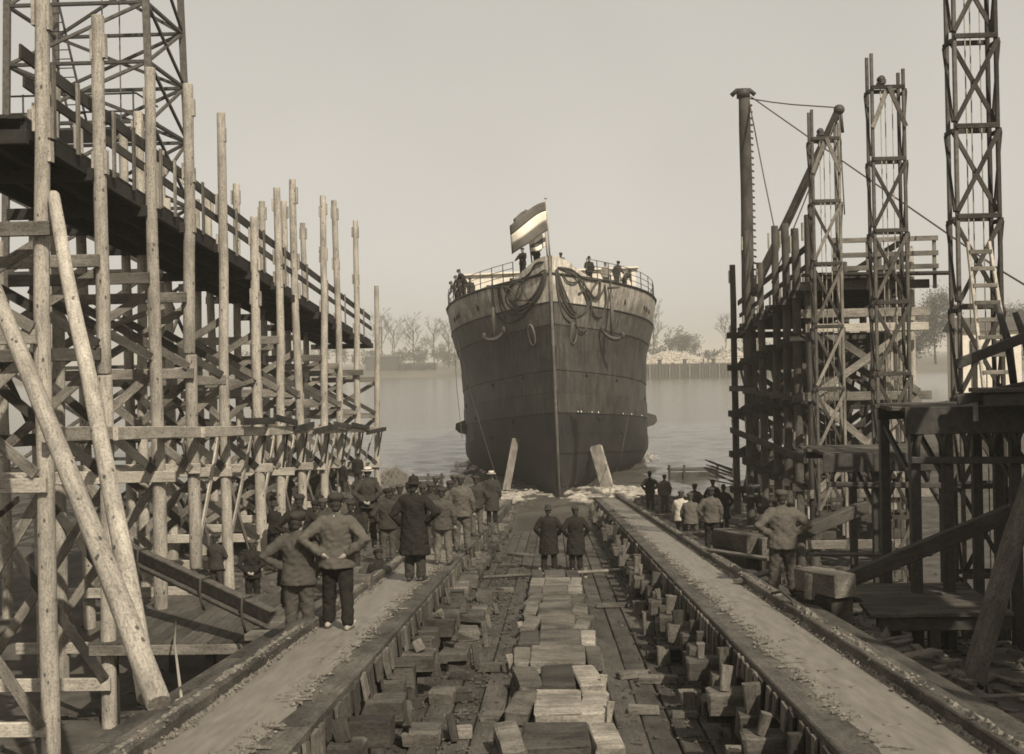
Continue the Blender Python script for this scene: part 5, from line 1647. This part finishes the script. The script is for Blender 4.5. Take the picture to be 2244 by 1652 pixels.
for d in (40, 45, 50, 55):
    for X in (-12.6, -9.4):
        plank('leg', (X, d, ground_z(X, d) - .1), (X, d, 1.5), .2, .2, 'board_wood_dark', t)
for x, D, z, c, lab in crowd:
    zz = 1.75 - .02 * (D - 39.5) + .06
    P(lab, W(x, D, zz), 1.70 + .04 * math.sin(x), R(-35 + (x * 7) % 50 - 25), (('pocket', 'down'), ('front', 'front'), ('down', 'down'))[x % 3], 'jacket', c, 'charcoal', 'cap', ('charcoal', 'grey', 'black')[x % 3], fine=False)
P('man in pale cap just below the crowd near the fifth post', W(655, 36, 1.2), 1.68, R(-10), ('down', 'down'), 'jacket', 'charcoal', 'charcoal', 'cap', 'pale', fine=False)
P('man in white cap between the posts left of the straw hat', W(738, 31, 2.2), 1.66, 0, ('down', 'down'), 'jacket', 'charcoal', 'charcoal', 'cap', 'white', fine=False)
P('man in grey cap half hidden behind the light jacket', W(706, 24.5, 2.9), 1.66, R(5), ('down', 'down'), 'jacket', 'charcoal', 'charcoal', 'cap', 'grey', fine=False)
more = [(628, 23.2, 2.6, 'black', 'man in black just left of the arm-akimbo jersey'), (690, 26.5, 2.6, 'charcoal', 'dark man close behind the nearest pair, head only showing'), (722, 28.5, 2.5, 'charcoal', 'man in charcoal behind the light jacket, cap showing over him'), (752, 30.5, 2.3, 'grey', 'man in grey deep in the crowd left of the straw hat'),
        (788, 32.5, 2.2, 'black', 'man in black hidden behind the straw-hatted man'), (826, 33, 2.2, 'charcoal', 'man between the straw hat and the cap looking left'), (862, 35.5, 2.0, 'black', 'far man in black behind the dark caps of the left crowd'), (895, 33.5, 2.3, 'charcoal', 'man peering past the overcoat shoulder'), (926, 31.5, 2.4, 'grey', 'man in grey right behind the overcoat elbow'), (956, 33.5, 2.3, 'black', 'man in black behind the youth'),
        (700, 33.5, 1.9, 'charcoal', 'man in charcoal at the foot of the ninth staging post'), (600, 35, 1.6, 'black', 'man in black at the foot of the sixth staging post'), (995, 34.5, 2.3, 'charcoal', 'man in charcoal between the boy and the boater')]
for j_, (x, D, z, c, lab) in enumerate(more):
    P(lab, W(x, D, z), 1.66 + .05 * math.sin(x * 3), R(((x * 13) % 50) - 25), (('down', 'pocket'), ('pocket', 'hips'), ('behind', 'behind'), ('front', 'down'))[j_ % 4], 'jacket' if j_ % 5 else 'overcoat', c, ('charcoal', 'grey', 'black')[j_ % 3], ('cap', 'cap', 'cap', 'bowler')[j_ % 4], ('charcoal', 'grey', 'black')[(j_ + 1) % 3], turn=R(((x * 29) % 60) - 30), fine=False)
# --- two men in overcoats on the slip floor
P('left of the two men in dark overcoats on the slip floor', Vector((at(1200, 1100, 33.4).x, 33.4, zfloor(33.4))), 1.79, R(-3), ('pocket', 'pocket'), 'overcoat', 'black', 'black', 'bowler', 'charcoal', stance=.15, bulk=1.08)
P('right of the two men in dark overcoats on the slip floor', Vector((at(1259, 1100, 33.2).x, 33.2, zfloor(33.2))), 1.77, R(6), ('pocket', 'pocket'), 'overcoat', 'black', 'black', 'cap', 'charcoal', turn=R(12), bulk=1.05)
# --- right side
P('man in black suit and bowler at the water edge on the right', W(1424, 52.5, .55), 1.70, R(-5), ('pocket', 'hips'), 'jacket', 'black', 'charcoal', 'bowler', 'black', fine=False)
P('man in grey jacket and cap beside the black suit at the water edge', W(1456, 52.2, .5), 1.66, 0, ('down', 'down'), 'jacket', 'midgrey', 'grey', 'cap', 'charcoal', fine=False)
P('man in dark jacket stepping sideways between the pairs at right', W(1522, 47, .55), 1.74, R(-30), ('front', 'hips'), 'jacket', 'charcoal', 'grey', 'cap', 'charcoal', stride=.12, fine=False)
P('left man of the dark pair by the board pile', W(1562, 48, .6), 1.74, R(4), ('pocket', 'down'), 'overcoat', 'black', 'black', 'cap', 'black', fine=False)
P('right man of the dark pair by the board pile', W(1585, 46.5, .55), 1.72, R(-6), ('pocket', 'pocket'), 'overcoat', 'black', 'black', 'bowler', 'black', fine=False)
P('seated man in white shirt on the right bank', W(1491, 37.0, 1.55), 1.70, R(-15), ('knee', 'knee'), 'jacket', 'white', 'grey', 'cap', 'grey', lean=R(8), sit=True, fine=False)
P('seated man in grey jacket beside the white shirt', W(1512, 35.0, 1.6), 1.70, R(-5), ('knee', 'knee'), 'jacket', 'midgrey', 'grey', 'cap', 'grey', lean=R(14), sit=True, fine=False)
P('man in belted waistcoat standing beside the right way', W(1557, 29.4, None, -.2), 1.56, R(-4), ('pocket', 'down'), 'jacket', 'midgrey', 'black', 'cap', 'charcoal')
P('broad man in grimy overalls standing alone beside the right way', W(1712, 20.3, 3.13), 1.78, R(4), ('hips', 'hips'), 'jacket', 'midgrey', 'grey', 'cap', 'grey', stance=.17, bulk=1.12)
P('man in a pale cap among the posts of the right staging', W(1695, 40, .8), 1.72, R(20), ('down', 'front'), 'jacket', 'charcoal', 'charcoal', 'cap', 'pale', fine=False)
P('second man standing deep among the posts of the right staging', W(1735, 43, .75), 1.74, R(30), ('down', 'down'), 'jacket', 'grey', 'charcoal', 'cap', 'charcoal', fine=False)
# --- on the ship
def SP(label, x, s, off, **kw):
    p = SM @ Vector((x, s, DECK - .04 + off))
    return P(label, p, fine=False, **kw)
SP('man standing upright with his hand on the left bow bulwark of the ship', -1.55, 3.6, .35, h=1.74, yaw=R(150), arms=('rail', 'rail'), coat='jacket', top='black', legs='black', hat='cap', hatm='charcoal')
SP('man in dark suit and bowler at the very stem of the ship', -.72, 1.9, .55, h=1.70, yaw=R(165), arms=('front', 'down'), coat='jacket', top='black', legs='black', hat='bowler', hatm='black', lean=R(12))
SP('man whose cap shows over the right side of the stem', .55, 2.4, -.1, h=1.66, yaw=R(190), arms=('down', 'front'), coat='jacket', top='charcoal', legs='black', hat='cap', hatm='charcoal', lean=R(25))
SP('leftmost man leaning out over the ship rail', -6.05, 12.4, .05, h=1.76, yaw=R(130), arms=('rail', 'rail'), coat='jacket', top='charcoal', legs='black', hat='cap', hatm='grey', lean=R(38))
SP('second man leaning over the ship rail at left', -5.75, 11.0, .1, h=1.78, yaw=R(135), arms=('rail', 'rail'), coat='jacket', top='charcoal', legs='charcoal', hat='cap', hatm='midgrey', lean=R(26))
SP('third man bending over the ship rail at left, nearest the bow', -5.35, 9.4, .2, h=1.82, yaw=R(125), arms=('rail', 'rail'), coat='jacket', top='black', legs='charcoal', hat='cap', hatm='charcoal', lean=R(28))
SP('man in pale shirt on the right of the foredeck', 3.35, 8.2, .1, h=1.70, yaw=R(200), arms=('down', 'down'), coat='jacket', top='pale', legs='grey', hat='cap', hatm='pale')
SP('dark man leaning on a rope at the right foredeck rail', 4.0, 8.0, .1, h=1.72, yaw=R(215), arms=('rail', 'down'), coat='jacket', top='charcoal', legs='charcoal', hat='cap', hatm='black', lean=R(15))

SP('fourth man at the left ship rail, standing upright behind the leaning three', -5.2, 12.6, .1, h=1.78, yaw=R(170), arms=('down', 'rail'), coat='jacket', top='charcoal', legs='charcoal', hat='cap', hatm='charcoal')
SP('man bending at the right foredeck among the bitts', 4.6, 10.4, .1, h=1.72, yaw=R(230), arms=('rail', 'rail'), coat='jacket', top='grey', legs='charcoal', hat='cap', hatm='grey', lean=R(40))
SP('man in dark jacket behind the right bow bulwark', 2.3, 6.2, .1, h=1.74, yaw=R(185), arms=('down', 'rail'), coat='jacket', top='black', legs='black', hat='bowler', hatm='black')
# fuse every figure into one smooth skin
for o, vox, amp, it in REM:
    md = o.modifiers.new('skin', 'REMESH'); md.mode = 'VOXEL'; md.voxel_size = vox
    ms_ = o.modifiers.new('smooth', 'SMOOTH'); ms_.factor = .5; ms_.iterations = it
bpy.context.view_layer.update()
dg = bpy.context.evaluated_depsgraph_get()
done = []
for o, vox, amp, it in REM:
    me = bpy.data.meshes.new_from_object(o.evaluated_get(dg))
    done.append((o, me, amp))
for o, me, amp in done:
    mats_ = [m_ for m_ in o.data.materials]
    o.modifiers.clear()
    o.data = me
    if not me.materials: 
        for m_ in mats_: me.materials.append(m_)
    me.polygons.foreach_set('use_smooth', [True] * len(me.polygons))
    if amp:                                          # creases and sags in the cloth
        sd_ = Vector((rnd.uniform(0, 50), rnd.uniform(0, 50), rnd.uniform(0, 50)))
        co = [v.co.copy() for v in me.vertices]
        nr = [v.normal.copy() for v in me.vertices]
        for i_, v in enumerate(me.vertices):
            c = co[i_]
            f_ = .7 * noise.noise(Vector((c.x * 5, c.y * 5, c.z * 9 + c.x * 9)) + sd_) + .75 * (.35 - abs(noise.noise(Vector((c.x * 9 + c.z * 5, c.y * 9, c.z * 15 - c.x * 8)) + sd_)) * 1.6)
            v.co = c + nr[i_] * amp * f_

# ------------------------------------------------------------------ far bank: trees, quay, heaps
def tree_meshes(seed, H_, style):
    g = random.Random(seed)
    tr, cw = MB(), MB()
    def grow(p, d, L, r, lv):
        q = p + d * L
        mid = p.lerp(q, .5) + Vector((g.gauss(0, .04), g.gauss(0, .04), 0)) * L
        (tr if lv < 2 else cw).tube([p, mid, q], [r, r * .85, r * .7], 5 if lv < 2 else 3, caps=False)
        if lv >= 4:
            for k_ in range(3):
                c = p.lerp(q, g.random())
                e = c + Vector((g.gauss(0, .5), g.gauss(0, .5), g.gauss(.3, .4)))
                sd_ = Vector((g.gauss(0, 1), g.gauss(0, 1), g.gauss(0, 1))).normalized() * .11
                cw.add([tuple(c - sd_), tuple(c + sd_), tuple(e)], [(0, 1, 2)])
            return
        n = 3 if lv else 9
        for k_ in range(n):
            t_ = (.35 + .65 * (k_ + g.random()) / n) if lv == 0 else g.uniform(.4, 1.0)
            a = g.uniform(0, 6.28)
            sp = style if lv == 0 else .75
            nd = (d + Vector((math.cos(a), math.sin(a), 0)) * sp * g.uniform(.7, 1.2) + Vector((0, 0, .25))).normalized()
            grow(p.lerp(q, t_), nd, L * (g.uniform(.30, .42) if lv == 0 else g.uniform(.5, .72)), r * .5, lv + 1)
    grow(Vector((0, 0, 0)), Vector((0, 0, 1)), H_ * .82, H_ * .016, 0)
    return tr.mesh('trunk', 'bark_far'), cw.mesh('crown', 'twig_far')
TM = [tree_meshes(s, 24, st) for s, st in ((1, .75), (2, .85), (4, .7))]
def far_tree(label, x, ytop, ybase, D, var, group='bare trees on the far bank'):
    b, tp = at(x, ybase, D), at(x, ytop, D)
    t = thing('bare_tree', label, 'tree', b, group)
    sc_ = (tp - b).length / 26
    for nm, me in zip(('trunk', 'crown'), TM[var]):
        o = bpy.data.objects.new(nm, me)
        put(o, Matrix.Translation(b) @ Matrix.Rotation(x, 4, 'Z') @ Matrix.Scale(sc_, 4), t)
far_tree('bare poplar just right of the last left staging post', 838, 690, 800, 545, 1)
far_tree('bare poplar standing above the end of the dark shed', 864, 702, 800, 545, 0)
far_tree('tallest bare poplar in the row left of the ship', 907, 698, 804, 545, 1)
far_tree('bare poplar third from the ship in the left row', 951, 706, 804, 545, 2)
far_tree('bare poplar partly hidden by the left side of the ship', 984, 712, 804, 545, 0)
far_tree('leaning bare tree touching the right side of the ship', 1432, 672, 788, 425, 2)
far_tree('pale bare tree left of the right staging', 1588, 696, 776, 425, 0)
far_tree('bare tree seen between the posts of the right staging', 1660, 700, 790, 425, 1)
def wood_mass(label, pts, D, seed, dense):
    g = random.Random(seed)
    m = MB()
    lf = D / 600
    for (x0, x1, yt, yb) in pts:
        a, b = at(x0, yb, D), at(x1, yb, D)
        h = at((x0 + x1) / 2, yt, D).z - a.z
        wd = b.x - a.x
        nc = max(2, int(wd / (h * .38)))
        for c_ in range(nc):
            u = (c_ + .5 + g.uniform(-.3, .3)) / nc
            hh = h * (1 - .35 * abs(2 * u - 1) ** 2) * g.uniform(.82, 1.04)
            cx_ = a.x + wd * u
            cy_ = D + g.uniform(-4, 8)
            rx, rz = hh * g.uniform(.24, .32), hh * .40
            m.tube([(cx_, cy_, a.z - 1), (cx_ + g.gauss(0, .3), cy_, a.z + hh * .6)], [hh * .018, hh * .008], 5, caps=False)
            lobes = [Vector((cx_ + g.gauss(0, rx * .5), cy_ + g.gauss(0, rx * .5), a.z + hh * .58 + g.gauss(0, rz * .5))) for _ in range(14)]
            for q in range(int(dense * rx * rz * 14)):
                lb = g.choice(lobes)
                c = lb + Vector((g.gauss(0, rx * .27), g.gauss(0, rx * .27), g.gauss(0, rz * .24)))
                if c.z < a.z: continue
                sz = g.uniform(.3, .8) * lf * 1.3
                s1 = Vector((g.gauss(0, 1), g.gauss(0, 1), g.gauss(0, 1))).normalized() * sz
                s2 = Vector((g.gauss(0, 1), g.gauss(0, 1), g.gauss(0, 1))).normalized() * sz
                m.add([tuple(c), tuple(c + s1), tuple(c + s2)], [(0, 1, 2)])
    tag(m.build('distant_wood', 'twig_far'), label, 'wood', kind='stuff')
wood_mass('hazy wood behind the poplars on the left far bank', [(690, 760, 740, 803), (760, 860, 765, 803), (860, 925, 760, 803), (918, 960, 738, 803), (955, 1010, 755, 803)], 600, 2, 4)
wood_mass('hazy wood behind the stone heap on the right far bank', [(1400, 1460, 745, 790), (1455, 1500, 718, 788), (1490, 1530, 722, 788), (1530, 1620, 762, 788), (1600, 1700, 740, 788)], 470, 5, 6)
wood_mass('tall rounded clump of trees beyond the right hoist towers', [(2000, 2090, 612, 790)], 260, 7, 26)
wood_mass('clump of trees at the right edge beyond the ladder', [(2185, 2290, 630, 790)], 260, 9, 26)
wood_mass('distant trees seen through the left staging', [(300, 480, 745, 805), (480, 690, 760, 805)], 610, 12, 2)
# dark shed and hedge on the left bank
p0, p1 = at(800, 812, 540), at(871, 812, 540)
t = thing('long_shed', 'low dark windowless shed on the left far bank', 'shed', p0)
zt = at(840, 783, 540).z
m = MB(); m.box(((p0.x + p1.x) / 2, 543, (p0.z + zt) / 2 - .5), (p1.x - p0.x, 6, zt - p0.z + 1)); m.build('wall', 'quay_wood', t)
m = MB()
m.rings([[Vector((x, 539.6, zt)), Vector((x, 543, zt + 1.1)), Vector((x, 546.4, zt))] for x in (p0.x - .4, p1.x + .4)], False); m.build('roof', 'roof_dark', t)
m = MB()
g = random.Random(4)
pa, pb = at(872, 806, 538), at(955, 806, 538)
for q in range(2600):
    x = g.uniform(pa.x, pb.x)
    c = Vector((x, 538 + g.uniform(-1.2, 1.2), pa.z + g.uniform(-1, 1.9)))
    s1 = Vector((g.gauss(0, 1), g.gauss(0, 1), g.gauss(0, 1))).normalized() * .5
    s2 = Vector((g.gauss(0, 1), g.gauss(0, 1), g.gauss(0, 1))).normalized() * .5
    m.add([tuple(c), tuple(c + s1), tuple(c + s2)], [(0, 1, 2)])
tag(m.build('hedge', 'twig_far'), 'dark clipped hedge beside the shed on the left far bank', 'hedge')
# timber quay wall on the right bank
D = 398
q0, q1 = at(1380, 826, D), at(1720, 826, D)
zt = at(1500, 797, D).z
t = thing('quay_wall', 'timber quay wall along the right far bank', 'quay wall', ((q0.x + q1.x) / 2, D, 0))
x = q0.x
k_ = 0
while x < q1.x:
    plank('sheet_pile', (x, D, -1), (x, D, zt + (.5 if k_ % 9 == 4 else 0)), 1.0, .5, 'quay_wood', t, up=(0, -1, 0))
    if k_ % 3 == 0: plank('fender_pile', (x, D - .45, -1), (x, D - .45, zt - .2), .35, .3, 'board_wood', t, up=(0, -1, 0))
    x += 1.1
    k_ += 1
m = MB(); m.box(((q0.x + q1.x) / 2, D + .2, zt - .3), (q1.x - q0.x, 1.0, .5)); m.build('capping', 'quay_wood', t)
m = MB(); m.box(((q0.x + q1.x) / 2, D + 30, zt - .7), (q1.x - q0.x, 59, .6)); m.build('quay_ground', 'stone_pale', t)
for x in (1500, 1563, 1445):
    p = at(x, 797, D + 1); m = MB(); m.tube([(p.x, D + 1.2, zt - .4), (p.x, D + 1.2, zt + 1.3)], [.7, .6], 8); m.tube([(p.x, D + 1.2, zt + 1.2), (p.x, D + 1.2, zt + 1.6)], .85, 8); m.build('bollard', 'quay_wood', t)
def heap(label, x0, x1, ytop, D, skew, seed):
    a, b = at(x0, 795, D), at(x1, 795, D)
    h = at(x0, ytop, D).z - a.z
    m = MB()
    g = random.Random(seed)
    N = 46
    vs_ = []
    for i_ in range(N + 1):
        for j_ in range(11):
            u, v = i_ / N, j_ / 10 * 2 - 1
            f_ = max(0, 1 - abs((u - skew) / (skew if u < skew else 1 - skew)) ** 1.6) * (1 - v * v)
            vs_.append((a.x + (b.x - a.x) * u, D + v * 8, a.z - .3 + h * f_ * (1 + .12 * noise.noise(Vector((u * 20, v * 3, seed))))))
    m.add(vs_, [(i_ * 11 + j_, (i_ + 1) * 11 + j_, (i_ + 1) * 11 + j_ + 1, i_ * 11 + j_ + 1) for i_ in range(N) for j_ in range(10)])
    for q in range(900):
        u, v = g.random(), g.uniform(-1, .3)
        f_ = max(0, 1 - abs((u - skew) / (skew if u < skew else 1 - skew)) ** 1.6) * (1 - v * v)
        m.chunk((a.x + (b.x - a.x) * u, D + v * 8, a.z - .2 + h * f_), g.uniform(.2, .55), g)
    tag(m.build('stone_heap', 'stone_pale'), label, 'heap', kind='stuff')
heap('long pale heap of stones on the right far quay', 1405, 1560, 771, 412, .35, 3)
heap('white pointed heap beside the right staging posts on the far quay', 1558, 1640, 762, 410, .55, 6)
for x, lab in ((1541, 'left of two tiny men standing on the far quay'), (1551, 'right of two tiny men standing on the far quay')):
    p = at(x, 797, 399); p.z = zt
    m = MB()
    m.limb([(0, 0, .06), (0, 0, .9)], [.12, .18]); m.limb([(0, 0, .85), (0, 0, 1.4)], [.2, .22]); m.limb([(.24, 0, 1.38), (.27, .05, .85)], [.07, .05]); m.limb([(-.24, 0, 1.38), (-.27, .05, .85)], [.07, .05]); m.ell((0, 0, 1.65), (.1, .11, .13))
    m.build('person', 'cloth_charcoal', None, Matrix.Translation(p), lab, 'person')
# beams of a small far gable at right, behind the ladder
p = at(2170, 740, 120)
t = thing('white_shed', 'small white shed beyond the tallest hoist tower', 'shed', (p.x, 120, 2))
m = MB(); m.box((p.x, 122, 5.5), (6.0, 4, 7.5)); m.build('wall', 'white_paint', t)
m = MB(); m.rings([[Vector((x, 119.6, 9.2)), Vector((x, 122, 10.6)), Vector((x, 124.4, 9.2))] for x in (p.x - 3.4, p.x + 3.4)], False); m.build('roof', 'roof_dark', t)
for dx in (-1.6, .9):
    m = MB(); m.box((p.x + dx, 119.97, 7.6), (1.0, .1, 1.3)); m.build('window', 'steel_dark', t)

# ------------------------------------------------------------------ haze
k = NT('haze_air')
k.t.nodes.remove(k.b)
pv = k.n('ShaderNodeVolumePrincipled')
pv.inputs['Color'].default_value = (0.94, 0.90, 0.80, 1)
pv.inputs['Density'].default_value = 0.0008
pv.inputs['Anisotropy'].default_value = 0.2
k.l(pv.outputs[0], k.t.nodes['Material Output'].inputs['Volume'])
m = MB(); m.box((0, 2450, 13.8), (6300, 5200, 35.2)); o = m.build('haze', 'haze_air', kind='stuff')
